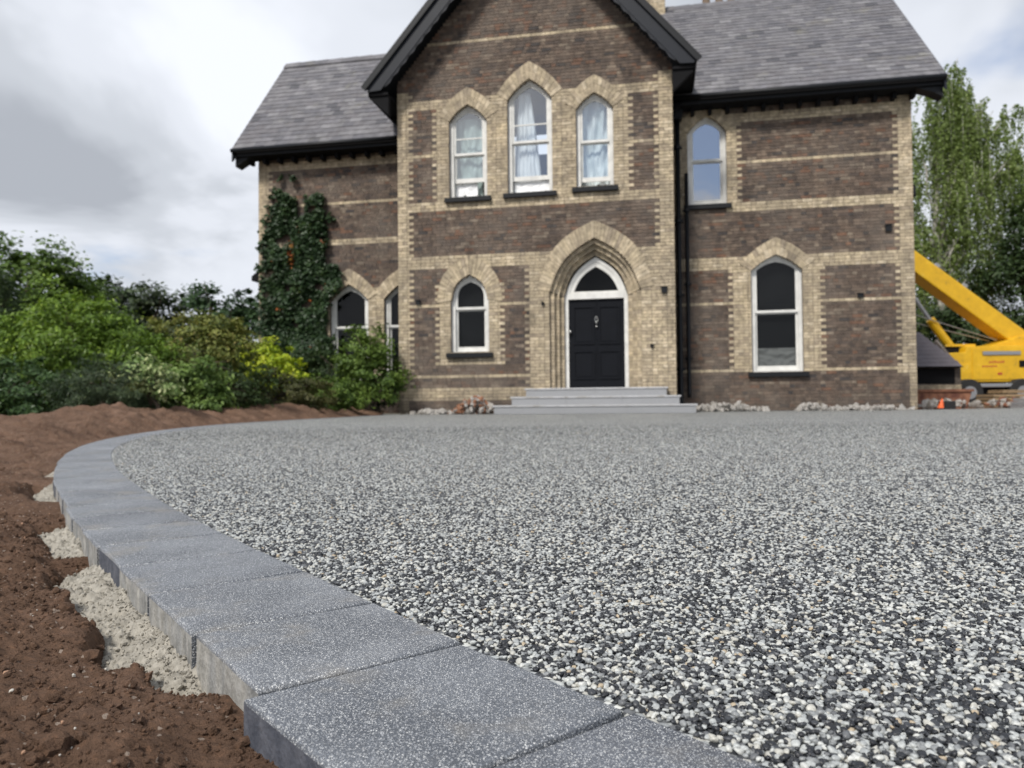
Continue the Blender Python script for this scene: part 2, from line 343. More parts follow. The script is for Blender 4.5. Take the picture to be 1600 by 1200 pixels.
def f_ground(t, b):
    n = wtex(t, 'Noise', .4, 8, rough=.7); t.links.new(ramp(t, n.outputs['Fac'], [(.35, (.045, .06, .025)), (.6, (.09, .07, .045))]).outputs[0], b.inputs['Base Color']); bump(t, b, n.outputs['Fac'], .8, .1)
M['ground'] = mat('rough_grass_and_earth', rough=.95, fn=f_ground)
STONE = [(0, (.44, .455, .44)), (.13, (.56, .565, .53)), (.22, (.36, .375, .37)), (.32, (.48, .47, .42)), (.40, (.24, .25, .25)), (.48, (.13, .135, .14)), (.55, (.022, .024, .028)), (.80, (.045, .048, .054)), (.91, (.018, .019, .023)), (.985, (.44, .36, .25))]
def f_gravel(t, b):
    v = wtex(t, 'Voronoi', 128); sp = t.nodes.new('ShaderNodeSeparateColor'); t.links.new(v.outputs['Color'], sp.inputs[0])
    c = ramp(t, sp.outputs[0], STONE, 'CONSTANT'); e = ramp(t, v.outputs['Distance'], [(.5, (1, 1, 1)), (.9, (.6, .6, .6))])
    n = wtex(t, 'Noise', 1.1, 5); s = ramp(t, n.outputs['Fac'], [(.35, (.98, .98, .98)), (.65, (1.12, 1.12, 1.12))])
    n5 = wtex(t, 'Noise', 26, 5, rough=.7); s5 = ramp(t, n5.outputs['Fac'], [(.32, (.74, .74, .74)), (.68, (1.24, 1.24, 1.24))])
    a = mixc(t, .8, c.outputs[0], e.outputs[0], 'MULTIPLY'); a = mixc(t, 1., a.outputs[0], s.outputs[0], 'MULTIPLY'); a = mixc(t, 1., a.outputs[0], s5.outputs[0], 'MULTIPLY')
    t.links.new(a.outputs[0], b.inputs['Base Color'])
    inv = t.nodes.new('ShaderNodeMath'); inv.operation = 'SUBTRACT'; inv.inputs[0].default_value = 1; t.links.new(v.outputs['Distance'], inv.inputs[1]); bump(t, b, inv.outputs[0], .25, .002)
M['gravel'] = mat('resin_bound_gravel', rough=.6, fn=f_gravel)
def f_stone(inst):
    def fn(t, b):
        if inst:
            a = t.nodes.new('ShaderNodeAttribute'); a.attribute_type = 'INSTANCER'; a.attribute_name = 'hue'; s = a.outputs['Fac']
        else: s = t.nodes.new('ShaderNodeObjectInfo').outputs['Random']
        c = ramp(t, s, STONE, 'CONSTANT'); n = wtex(t, 'Noise', 420, 4)
        k = mixc(t, .5, c.outputs[0], ramp(t, n.outputs['Fac'], [(.3, (.6, .6, .6)), (.7, (1.25, 1.25, 1.25))]).outputs[0], 'MULTIPLY')
        t.links.new(k.outputs[0], b.inputs['Base Color']); bump(t, b, n.outputs['Fac'], .35, .0012)
    return fn
M['stone_i'] = mat('mixed_resin_coated_stone', rough=.42, fn=f_stone(True))
M['stone_o'] = mat('resin_coated_stone', rough=.42, fn=f_stone(False))
M['fill'] = mat('resin_and_fines', (.09, .09, .088), .8)
def leafmat(name, stops, rough=.5, trans=.25):
    def fn(t, b):
        c = ramp(t, rnd_attr(t, False), stops, 'LINEAR'); t.links.new(c.outputs[0], b.inputs['Base Color'])
        o = [n for n in t.nodes if n.type == 'OUTPUT_MATERIAL'][0]; tr = t.nodes.new('ShaderNodeBsdfTranslucent'); t.links.new(c.outputs[0], tr.inputs[0])
        mx = t.nodes.new('ShaderNodeMixShader'); mx.inputs[0].default_value = trans
        t.links.new(b.outputs[0], mx.inputs[1]); t.links.new(tr.outputs[0], mx.inputs[2]); t.links.new(mx.outputs[0], o.inputs[0])
    return mat(name, rough=rough, fn=fn, spec=.35)
def f_bark(t, b):
    n = wtex(t, 'Noise', 12, 6, (1, 1, .3)); c = b.inputs['Base Color'].default_value[:3]
    t.links.new(ramp(t, n.outputs['Fac'], [(.3, tuple(x * .5 for x in c)), (.7, tuple(x * 1.3 for x in c))]).outputs[0], b.inputs['Base Color']); bump(t, b, n.outputs['Fac'], .8, .02)
M['bark'] = mat('brown_bark', (.09, .07, .05), .95, fn=f_bark)
M['birch_bark'] = mat('pale_birch_bark', (.42, .40, .36), .9, fn=f_bark)
def f_yellow(t, b):
    n = wtex(t, 'Noise', 3.2, 8, rough=.75); t.links.new(ramp(t, n.outputs['Fac'], [(.28, (.30, .19, .03)), (.42, (.66, .385, .010)), (.6, (.74, .44, .012)), (.75, (.78, .55, .10))]).outputs[0], b.inputs['Base Color'])
M['yellow'] = mat('yellow_crane_paint', rough=.38, fn=f_yellow)
M['steel'] = mat('grey_steel', (.35, .36, .37), .45, .6); M['rubber'] = mat('black_rubber', (.02, .02, .02), .85)
M['red'] = mat('faded_red_decal', (.45, .09, .03), .6); M['orange'] = mat('orange_plastic', (.75, .12, .02), .5)
def f_rust(t, b):
    n = wtex(t, 'Noise', 6, 6); t.links.new(ramp(t, n.outputs['Fac'], [(.3, (.12, .045, .03)), (.7, (.30, .14, .08))]).outputs[0], b.inputs['Base Color'])
M['rust'] = mat('rusty_brown_steel', rough=.9, fn=f_rust)
def f_timber(t, b):
    n = wtex(t, 'Noise', 10, 5, (1, 1, 6)); t.links.new(ramp(t, n.outputs['Fac'], [(.3, (.22, .15, .085)), (.7, (.42, .30, .17))]).outputs[0], b.inputs['Base Color'])
M['timber'] = mat('weathered_timber', rough=.9, fn=f_timber)
def f_rubble(t, b):
    o = t.nodes.new('ShaderNodeObjectInfo'); n = wtex(t, 'Noise', 25, 5)
    c = ramp(t, n.outputs['Fac'], [(.3, (.22, .20, .175)), (.7, (.46, .44, .41))]); t.links.new(c.outputs[0], b.inputs['Base Color']); bump(t, b, n.outputs['Fac'], .6, .01)
M['rubble'] = mat('broken_mortar_rubble', rough=.95, fn=f_rubble)
M['rubble_brick'] = mat('broken_brick_rubble', (.27, .13, .075), .95, fn=f_paint)

# ------------------------------------------------------------------ the kerb line (outer edge), world metres
KO = np.array([(2.2, -1.9), (1.25, -1.0), (.62, -.36), (.24, .10), (.03, .375), (-.112, .554), (-.236, .703), (-.367, .881), (-.512, 1.078), (-.741, 1.39), (-1.058, 1.842), (-1.487, 2.507),
               (-1.869, 3.134), (-2.38, 4.068), (-2.77, 4.9), (-3.12, 5.8), (-3.50, 7.1), (-3.84, 9.0), (-3.86, 11.2), (-3.55, 13.3), (-3.1, 15.6), (-2.72, 17.75)])
def catmull(P, n=60):
    o = []
    Q = np.vstack([2 * P[0] - P[1], P, 2 * P[-1] - P[-2]])
    for i in range(1, len(Q) - 2):
        t = np.linspace(0, 1, n, endpoint=False)[:, None]; a, b, c, d = Q[i - 1:i + 3]
        o.append(.5 * ((2 * b) + (c - a) * t + (2 * a - 5 * b + 4 * c - d) * t ** 2 + (3 * b - a - 3 * c + d) * t ** 3))
    return np.vstack(o + [P[-1:]])
KC = catmull(KO)
KL = np.concatenate([[0], np.cumsum(np.hypot(*np.diff(KC, axis=0).T))])
KC = np.stack([np.convolve(np.pad(KC[:, i], 40, 'edge'), np.ones(81) / 81, 'valid') for i in (0, 1)], 1) * .5 + KC * .5
def kp(s):
    return np.stack([np.interp(s, KL, KC[:, 0]), np.interp(s, KL, KC[:, 1])], -1)
def kn(s):                                    # unit normal pointing into the driveway
    d = kp(np.asarray(s) + .05) - kp(np.asarray(s) - .05); d /= np.linalg.norm(d, axis=-1, keepdims=True)
    return np.stack([d[..., 1], -d[..., 0]], -1)
S_NEAR = float(KL[np.argmin(np.hypot(KC[:, 0] + .236, KC[:, 1] - .703))])   # joint seen at the lower left
KW = .228

# ------------------------------------------------------------------ ground, driveway, soil
g = mkfast('ground', [(-900, -900, -.30), (900, -900, -.30), (900, 1500, -.30), (-900, 1500, -.30)], [(0, 1, 2, 3)], M['ground']); tag(g, kind='structure')
ss = np.linspace(0, KL[-1], 260); inn = kp(ss) + kn(ss) * (KW - .004)
HP0 = np.array([0, 17.5]); TH = R(10.8); SX = np.array([math.cos(TH), -math.sin(TH)]); SY = np.array([math.sin(TH), math.cos(TH)])
def hw(s, y): return HP0 + SX * s + SY * y
poly = [tuple(p) for p in inn] + [tuple(hw(-2.5, .0)), tuple(hw(3.6, .0)), tuple(hw(3.6, 1.3)), tuple(hw(9.3, 1.3)), (16, 20.5), (30, 22), (30, -1.9)]
drive = empty('driveway', kind='structure')
o = mk('gravel_surface', [(x, y, -.0035) for x, y in poly] + [(x, y, -.12) for x, y in poly], [tuple(range(len(poly)))] + [(i, i + len(poly), (i + 1) % len(poly) + len(poly), (i + 1) % len(poly)) for i in range(len(poly))], M['gravel'], drive)
bm = bmesh.new(); bm.from_mesh(o.data); bmesh.ops.triangulate(bm, faces=bm.faces[:1]); bm.to_mesh(o.data); bm.free()
yard = mkfast('yard', [(7, 17.3, -.05), (60, 17.3, -.05), (60, 60, -.05), (7, 60, -.05)], [(0, 1, 2, 3)], M['soil']); tag(yard, kind='structure')

EXPO = [(.86, 1.50, 1.), (1.60, 1.98, .9), (2.50, 2.95, .8), (3.35, 3.6, .7)]       # where the mortar haunch lies bare (y of the kerb)
def exposed(ky, x, y):
    e = 0
    for a, b, k in EXPO: e = np.maximum(e, k * sstep(a - .06, a + .06, ky) * (1 - sstep(b - .07, b + .07, ky)))
    return e
def soil_h(x, y, d, ky):
    near = sstep(9, 1.5, ky) if False else 1 - sstep(3., 9., ky)
    ex = exposed(ky + .05 * pn(x * 9, y * 9, 5), x, y)
    lip = -.036 - .012 * sstep(0, 1, pn(x * 5, y * 5, 3) + .3) - .088 * ex * (1 - sstep(.034 + .025 * pn(y * 5, x, 81), .092 + .025 * pn(y * 5, x, 81), d + .03 * pn(x * 13, y * 13, 8)))
    far = -.022 + .022 * fbm(x * 1.1, y * 1.1, 3, 21)
    ridge = (1 - near) * (.13 * np.exp(-((d - .9) / .5) ** 2) * (1 + .9 * pn(x * .8, y * .8, 31)) + .05 + .05 * pn(x * .5, y * .5, 33))
    hollow = -.012 * near * np.exp(-((d - .30) / .12) ** 2) * (1 - sstep(.2, .6, np.abs(ky - 2.6)) * .4)
    z = lip + (far - lip) * sstep(.10, .55, d) + ridge * sstep(.05, .5, d) + hollow
    rough = sstep(0, .12, d) * .75 + .25
    z = z + rough * (.016 * pn(x * 5.3, y * 5.3, 41) + .013 * np.abs(pn(x * 11, y * 11, 43)) + .0085 * np.abs(pn(x * 24, y * 24, 44)) + .0065 * np.abs(pn(x * 48, y * 48, 45)) + .0045 * np.abs(pn(x * 90, y * 90, 46)) + .0022 * pn(x * 170, y * 170, 47) + .010 * sstep(.05, .6, pn(x * 8.5, y * 8.5, 48)))
    z = z + (1 - near) * sstep(.05, .3, d) * (.05 * np.abs(pn(x * 2.6, y * 2.6, 71)) + .035 * np.abs(pn(x * 5.5, y * 5.5, 72)))
    z = z + sstep(1.2, 4, d) * .16 * near + .05 * sstep(.4, 2., ky - 4) * fbm(x * 1.7, y * 1.7, 3, 51) * sstep(.1, .4, d)
    return z
# path stations get coarser with distance
st = [0.]; 
while st[-1] < KL[-1] - .01:
    yk = float(kp(st[-1])[1]); r = max(.35, abs(yk)); st.append(min(KL[-1], st[-1] + (.0052 if .3 < yk < 1.6 else .05 if yk < 0 else .0045 * r)))
st = np.array(st); dd = [-.012]
while dd[-1] < 34: dd.append(dd[-1] + max(.0048, .0085 * dd[-1]**.9 + .004 if dd[-1] > .5 else .0048) * (1 if dd[-1] < 2 else 2.2))
dd = np.array(dd); Pk = kp(st); Nk = kn(st)
X = Pk[:, None, 0] - Nk[:, None, 0] * dd[None]; Y = Pk[:, None, 1] - Nk[:, None, 1] * dd[None]
Z = soil_h(X, Y, dd[None] + 0 * X, Pk[:, None, 1] + 0 * X)
n1, n2 = X.shape; ii = (np.arange(n1 - 1)[:, None] * n2 + np.arange(n2 - 1)[None]).ravel()
o = mkfast('soil_bed', np.stack([X, Y, Z], -1).reshape(-1, 3), np.stack([ii, ii + 1, ii + n2 + 1, ii + n2], 1), M['soil'], smooth=True); tag(o, kind='structure')
print('soil quads', len(ii))

# haunch: one strip of dry mortar leaning against the kerb
stH = np.arange(S_NEAR - .4, S_NEAR + 3.6, .0035); dH = np.arange(-.01, .2, .0035)
PH = kp(stH); NH = kn(stH); X = PH[:, None, 0] - NH[:, None, 0] * dH; Y = PH[:, None, 1] - NH[:, None, 1] * dH
def haunch_h(x, y, d, ky):
    z = -.052 - .46 * d + .016 * pn(x * 9, y * 9, 61) + .013 * np.abs(pn(x * 34, y * 34, 62)) ** .7 + .012 * np.abs(pn(x * 70, y * 70, 63)) ** .7 + .007 * np.abs(pn(x * 130, y * 130, 64)) ** .7
    return z - .02 * (1 - exposed(ky + .03 * pn(x * 12, y * 12, 6), x, y))
ZH = haunch_h(X, Y, dH[None] + 0 * X, PH[:, None, 1] + 0 * X)
n1, n2 = X.shape; ii = (np.arange(n1 - 1)[:, None] * n2 + np.arange(n2 - 1)[None]).ravel()
o = mkfast('mortar_haunch', np.stack([X, Y, ZH], -1).reshape(-1, 3), np.stack([ii, ii + 1, ii + n2 + 1, ii + n2], 1), M['haunch'], smooth=True)
tag(o, 'rough pale mortar packed against the outer side of the kerb', 'mortar haunch', kind='structure')

# ------------------------------------------------------------------ kerb blocks
kerb = empty('kerb', kind='structure')
def block(s0, s1, i):
    h = .078; sub = max(2, int((s1 - s0) / .06)); s = np.linspace(s0 + .0034, s1 - .0034, 5)
    jz = -.0004 + rs.uniform(-.0004, .0004); jo = rs.normal(0, .0022)
    if i == 0: jo = -.012; jz = -.002
    if i == 1: jo = .004
    P = kp(s); Nn = kn(s); P = P[0] + (P[-1] - P[0]) * np.linspace(0, 1, 5)[:, None]; nn = Nn[2]
    tp_ = np.linspace(-1, 1, 5)[:, None]; tg = np.array([-nn[1], nn[0]]); gp = rs.uniform(.0006, .0018)
    A = P + nn * jo - tg * tp_ * gp * np.sign(np.dot(tg, P[-1] - P[0])); Bp = P + (Nn * .8 + nn * .2) * (KW - .001 + jo * .1)
    V = []; F = []
    for z in (-h, 0.):
        for p in A: V.append((p[0], p[1], z + (jz if z == 0 else 0)))
        for p in Bp: V.append((p[0], p[1], z + (jz if z == 0 else 0)))
    m = 5
    top = tuple(range(2 * m, 3 * m)) + tuple(range(4 * m - 1, 3 * m - 1, -1)); bot = (tuple(range(0, m)) + tuple(range(2 * m - 1, m - 1, -1)))[::-1]
    F = [top, bot]
    per = list(range(0, m)) + list(range(2 * m - 1, m - 1, -1))
    for k in range(len(per)): a, b = per[k], per[(k + 1) % len(per)]; F.append((a, b, b + 2 * m, a + 2 * m))
    me = bpy.data.meshes.new('kerb_block'); me.from_pydata(V, [], F)
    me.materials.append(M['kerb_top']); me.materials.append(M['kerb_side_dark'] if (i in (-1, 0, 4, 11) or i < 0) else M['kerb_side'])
    bm = bmesh.new(); bm.from_mesh(me); bmesh.ops.recalc_face_normals(bm, faces=bm.faces)
    for f in bm.faces: f.material_index = 0 if f.normal.z > .5 else 1
    ed = [e for e in bm.edges if any(f.normal.z > .5 for f in e.link_faces)]
    bmesh.ops.bevel(bm, geom=ed, offset=.0052 if i < 14 else .0045, segments=3, affect='EDGES', profile=.5)
    n3 = Vector((nn[0], nn[1], 0))
    for f in bm.faces: f.material_index = 0 if f.normal.z > .25 or abs(f.normal.dot(n3)) < .5 else 1; f.smooth = abs(f.normal.z) < .97
    for f in bm.faces:
        if f.calc_area() > .001: f.smooth = False
    if i < 14:
        # worn, slightly crumbled arrises
        for v in bm.verts:
            if v.co.z > -.006: v.co += Vector((rs.normal(0, .0005), rs.normal(0, .0005), rs.normal(0, .0004)))
    bm.to_mesh(me); bm.free()
    return link('kerb_block', me, kerb)
s = S_NEAR; i = 1
while s < KL[-1] - .25: L_ = .226 + rs.uniform(-.003, .003); block(s, s + L_, i); s += L_; i += 1
s = S_NEAR; i = 0
while s > .3: block(s - .245, s, i); s -= .245; i -= 1

# ------------------------------------------------------------------ pebbles of the driveway
def pebble_mesh(k, sub=2):
    bm = bmesh.new(); bmesh.ops.create_icosphere(bm, subdivisions=sub, radius=.5)
    r = np.random.RandomState(k)
    ph = r.uniform(0, 6.28, 9); dirs = r.normal(0, 1, (5, 3)); cut = r.uniform(.22, .38, 5)
    for v in bm.verts:
        c = v.co; f = 1 + .09 * math.sin(5 * c.x + ph[0]) + .08 * math.sin(6 * c.y + ph[1]) + .07 * math.sin(7 * c.z + ph[2]) + .06 * math.sin(9 * c.x + 8 * c.y + ph[3])
        v.co = c * f
        for d, q in zip(dirs, cut):
            dn = Vector(d).normalized(); e = v.co.dot(dn)
            if e > q: v.co -= dn * (e - q) * .9
        v.co = Vector((v.co.x * 1.0, v.co.y * .80, v.co.z * .66))
    me = bpy.data.meshes.new('pebble'); bm.to_mesh(me); bm.free()
    me.polygons.foreach_set('use_smooth', np.ones(len(me.polygons), dtype=bool)); return me
pcol = bpy.data.collections.new('pebble_shapes')
pme = [pebble_mesh(40 + k) for k in range(7)]
for k, me in enumerate(pme):
    m2 = me.copy(); m2.materials.append(M['stone_i']); pcol.objects.link(bpy.data.objects.new('pebble_shape', m2)); me.materials.append(M['stone_o'])
def pebble_points(y0, y1, sp):
    xs = np.arange(-.95 * y1 - .3, .95 * y1 + .3, sp); ys = np.arange(y0, y1, sp * .88)
    gx, gy = np.meshgrid(xs, ys); gx = gx + (np.arange(len(ys)) % 2)[:, None] * sp / 2
    gx = gx + rs.uniform(-.36, .36, gx.shape) * sp; gy = gy + rs.uniform(-.36, .36, gy.shape) * sp
    x = gx.ravel(); y = gy.ravel(); k = (x > -.76 * y - .2) & (x < .76 * y + .2) & (rs.uniform(0, 1, len(x)) < np.clip((9.5 - y) / 5.9, 0, 1) ** 2.6); x = x[k]; y = y[k]
    # inside the kerb: signed distance to the inner edge
    near = np.argmin((x[::1, None] - KC[None, ::12, 0]) ** 2 + (y[:, None] - KC[None, ::12, 1]) ** 2, 1) if len(x) < 60000 else None
    if near is None:
        near = np.empty(len(x), dtype=int)
        for a in range(0, len(x), 40000): near[a:a + 40000] = np.argmin((x[a:a + 40000, None] - KC[None, ::12, 0]) ** 2 + (y[a:a + 40000, None] - KC[None, ::12, 1]) ** 2, 1)
    sl_ = KL[::12][near]; p = kp(sl_); n = kn(sl_); d = (x - p[:, 0]) * n[:, 0] + (y - p[:, 1]) * n[:, 1]
    k = d > KW + .0035; return x[k], y[k], d[k]
PX, PY, PD = pebble_points(.30, 9.5, .0052)
# neighbouring stones of like colour now and then, otherwise random
hue = rs.uniform(0, 1, len(PX)); scl = np.clip(rs.lognormal(math.log(.0069), .24, len(PX)), .0040, .0115)
edge = np.clip((.012 - (PD - KW)) / .012, 0, 1); PZ = rs.normal(-.0018, .0007, len(PX)) - .0012 * edge
zz = np.stack([rs.normal(0, .28, len(PX)), rs.normal(0, .28, len(PX)), rs.uniform(0, 6.28, len(PX))], 1)
# the 300 that show largest: objects of their own
bx = (np.abs(PX) / PY < .62) & (PY > .555); order = np.argsort(np.where(bx, PY / scl, 1e9))[:300]
for q in order:
    o = link('pebble', pme[q % 7], drive, (PX[q], PY[q], PZ[q])); o.scale = (scl[q],) * 3; o.rotation_euler = tuple(zz[q])
keep = np.ones(len(PX), bool); keep[order] = False
me = bpy.data.meshes.new('pebbles'); n = int(keep.sum()); me.vertices.add(n)
me.vertices.foreach_set('co', np.stack([PX, PY, PZ], 1)[keep].astype(np.float32).ravel())
a = me.attributes.new('hue', 'FLOAT', 'POINT'); a.data.foreach_set('value', hue[keep].astype(np.float32))
a = me.attributes.new('scl', 'FLOAT', 'POINT'); a.data.foreach_set('value', scl[keep].astype(np.float32))
a = me.attributes.new('rot', 'FLOAT_VECTOR', 'POINT'); a.data.foreach_set('vector', zz[keep].astype(np.float32).ravel())
po = link('resin_bound_pebbles', me, drive); po['kind'] = 'stuff'; print('pebbles', n)
ng = bpy.data.node_groups.new('scatter_pebbles', 'GeometryNodeTree')
ng.interface.new_socket('Geometry', in_out='INPUT', socket_type='NodeSocketGeometry'); ng.interface.new_socket('Geometry', in_out='OUTPUT', socket_type='NodeSocketGeometry')
gi = ng.nodes.new('NodeGroupInput'); go = ng.nodes.new('NodeGroupOutput'); iop = ng.nodes.new('GeometryNodeInstanceOnPoints')
ci = ng.nodes.new('GeometryNodeCollectionInfo'); ci.inputs['Collection'].default_value = pcol; ci.inputs['Separate Children'].default_value = True; ci.inputs['Reset Children'].default_value = True
def nattr(nm, ty):
    x = ng.nodes.new('GeometryNodeInputNamedAttribute'); x.data_type = ty; x.inputs['Name'].default_value = nm; return x
e2r = ng.nodes.new('FunctionNodeEulerToRotation'); ng.links.new(nattr('rot', 'FLOAT_VECTOR').outputs['Attribute'], e2r.inputs[0])
ri = ng.nodes.new('FunctionNodeRandomValue'); ri.data_type = 'INT'
[s_ for s_ in ri.inputs if s_.name == 'Max' and s_.type == 'INT'][0].default_value = 6
ng.links.new(gi.outputs[0], iop.inputs['Points']); ng.links.new(ci.outputs[0], iop.inputs['Instance']); iop.inputs['Pick Instance'].default_value = True
ng.links.new([s_ for s_ in ri.outputs if s_.type == 'INT'][0], iop.inputs['Instance Index'])
ng.links.new(e2r.outputs[0], iop.inputs['Rotation']); ng.links.new(nattr('scl', 'FLOAT').outputs['Attribute'], iop.inputs['Scale']); ng.links.new(iop.outputs[0], go.inputs[0])
md = po.modifiers.new('scatter', 'NODES'); md.node_group = ng

# ------------------------------------------------------------------ crumbs and small stones on the soil
def ico(sub):
    bm = bmesh.new(); bmesh.ops.create_icosphere(bm, subdivisions=sub, radius=1.); V = np.array([v.co[:] for v in bm.verts]); F = np.array([[v.index for v in f.verts] for f in bm.faces]); bm.free(); return V, F
I1, F1 = ico(2); I0, F0 = ico(1)
def scatter_rocks(name, n, smin, smax, smax_d, m, yr, jag=.25, sub=1, power=3., dr=(.02, 1.4), embed=.25, squash=.7, on=None, smooth=False):
    V, F = (I1, F1) if sub == 2 else (I0, F0)
    s = np.interp(rs.uniform(yr[0], yr[1], n) if yr[1] < 3 else np.exp(rs.uniform(math.log(yr[0]), math.log(yr[1]), n)), KC[:, 1], KL)
    d = dr[0] + (dr[1] - dr[0]) * rs.uniform(0, 1, n) ** 1.4
    p = kp(s); nn = kn(s); x = p[:, 0] - nn[:, 0] * d; y = p[:, 1] - nn[:, 1] * d
    z = soil_h(x, y, d, p[:, 1])
    if on is not None:
        zh = on(x, y, d, p[:, 1]); k = zh > z + .002; s, d, p, nn, x, y, z = s[k], d[k], p[k], nn[k], x[k], y[k], zh[k]; n = len(x)
    r = smin * (1 - rs.uniform(0, 1, n) * (1 - (smin / smax) ** power)) ** (-1 / power)
    A = rs.normal(0, 1, (n, 3, 3)); Q, _ = np.linalg.qr(A); sc = np.stack([r * rs.uniform(.8, 1.3, n), r * rs.uniform(.7, 1, n), r * rs.uniform(squash - .15, squash + .15, n)], 1)
    U = V[None] * (1 + rs.normal(0, jag * .5, (n, len(V)))[..., None]) * sc[:, None]; U = np.einsum('nij,nvj->nvi', Q, U)
    U += np.stack([x, y, z + r * embed], 1)[:, None]
    FF = (F[None] + (np.arange(n) * len(V))[:, None, None]).reshape(-1, 3)
    return mkfast(name, U.reshape(-1, 3), FF, m, smooth=smooth)
o = scatter_rocks('soil_crumbs', 30000, .0012, .010, 0, M['soil'], (.3, 2.2), sub=1, power=2.6, jag=.28, dr=(.005, 1.1)); tag(o, 'loose brown crumbs of earth lying on the soil bed', 'soil crumbs', kind='stuff')
o = scatter_rocks('soil_clods', 1100, .004, .015, 0, M['soil'], (.45, 12.), sub=2, power=2., dr=(.05, 3.), embed=.1, jag=.3); tag(o, 'knobbly brown clods of earth on the soil bed', 'soil clods', kind='stuff')
M['tan'] = mat('tan_stone', (.36, .21, .13), .8, fn=f_paint); M['pale'] = mat('pale_grit', (.55, .52, .46), .8, fn=f_paint)
o = scatter_rocks('tan_grit', 150, .002, .007, 0, M['tan'], (.35, 2.2), sub=1, embed=.5, jag=.12); tag(o, 'small tan stones scattered on the soil', 'small stones', kind='stuff')
o = scatter_rocks('pale_grit', 260, .0009, .0026, 0, M['pale'], (.4, 1.6), sub=1, embed=.8, jag=.12); tag(o, 'tiny pale grains scattered on the soil', 'pale grit', kind='stuff')
o = scatter_rocks('mortar_crumbs', 9000, .0010, .0045, 0, M['haunch'], (.84, 3.0), sub=1, dr=(.0, .14), power=1.8, embed=.1, jag=.4, on=haunch_h)
tag(o, 'pale crumbs of mortar on the haunch beside the kerb', 'mortar crumbs', kind='stuff')
for k, (sx_, d_, l_, az, lab) in enumerate([(.60, .10, .045, .4, 'short brown twig on the soil nearest the dark kerb block'), (.66, .16, .03, 1.9, 'small dark twig lying on the soil beside small stones'), (.50, .02, .028, 1.2, 'reddish brown twig leaning on the dark side of the nearest kerb block')]):
    s_ = float(np.interp(sx_, KC[:, 1], KL)); p = kp(s_); nn = kn(s_); x, y = p - nn * d_; z = float(soil_h(np.array(x), np.array(y), np.array(d_), np.array(p[1])))
    b = MB(); b.tube([(x, y, z + .004), (x + l_ * .5 * math.cos(az), y + l_ * .5 * math.sin(az), z + .012), (x + l_ * math.cos(az), y + l_ * math.sin(az), z + .010)], [.0016, .0021, .0012], 6)
    tag(b.build('twig', M['bark'], smooth=True), lab, 'twig')

# ------------------------------------------------------------------ THE HOUSE (local frame: x along the front, y into the house, z up)
house = empty('house', 'large Victorian house of brown brick with buff brick bands, pointed windows and slate roofs', 'house', (HP0[0], HP0[1], 0), -TH)
CH = .075
def arc(s0, s1, zs, za, bul, n=10):
    """outline of a pointed head from left spring to apex to right spring"""
    c = (s0 + s1) / 2; L = []
    for i in range(n + 1):
        t = i / n; x = s0 + (c - s0) * t; z = zs + (za - zs) * t; k = math.sin(math.pi * t) * bul; dx_, dz_ = c - s0, za - zs; l = math.hypot(dx_, dz_)
        L.append((x - dz_ / l * k, z + dx_ / l * k))
    return L + [(2 * c - x, z) for x, z in L[:-1][::-1]]
def outline(o, ins=0., insb=0.):
    s0, s1, z0, zs, za, bul = o[:6]
    return [(s0 + ins, z0 + insb)] + arc(s0 + ins, s1 - ins, zs, za - ins * 1.15, bul) + [(s1 - ins, z0 + insb)]
def op_iv(o, z, grow=0.):
    """interval of an opening at height z"""
    s0, s1, z0, zs, za, bul = o[:6]
    if z < z0 or z > za + grow: return None
    if z <= zs: return (s0, s1)
    c = (s0 + s1) / 2; P = arc(s0, s1, zs, za, bul)[:11]
    xs_ = [p[0] for p in P]; zs_ = [p[1] for p in P]
    x = float(np.interp(z, zs_, xs_)); x += grow * .4 * (c - x) / max(c - s0, 1e-6)
    return (x, 2 * c - x) if c - x > .01 else None
# openings: s0, s1, z0, z spring, z apex, bulge
WIN = {
 'a': (-1.44, -.54, 5.01, 6.83, 7.19, .036), 'b': (-.05, .98, 5.03, 7.22, 7.66, .036), 'c': (1.53, 2.36, 5.07, 6.88, 7.22, .036),
 'd': (-1.43, -.53, 1.40, 2.62, 3.22, .12), 'door': (1.20, 2.61, .55, 2.62, 3.56, .17),
 'e': (4.03, 4.92, 4.86, 6.62, 6.98, .036), 'f': (5.43, 6.56, .89, 3.28, 3.62, .034),
 'g': (-5.02, -3.98, .75, 2.93, 3.33, .034), 'h': (-3.55, -2.52, .75, 2.93, 3.33, .034)}
def subtract(iv, a, b):
    o = []
    for p, q in iv:
        if b <= p or a >= q: o.append((p, q)); continue
        if a > p + .004: o.append((p, a))
        if b < q - .004: o.append((b, q))
    return o
BR = []          # all bricks: (x0,x1,yfront,z0,z1,kind, frame) ; frame 0 = facing -y
mort = MB()
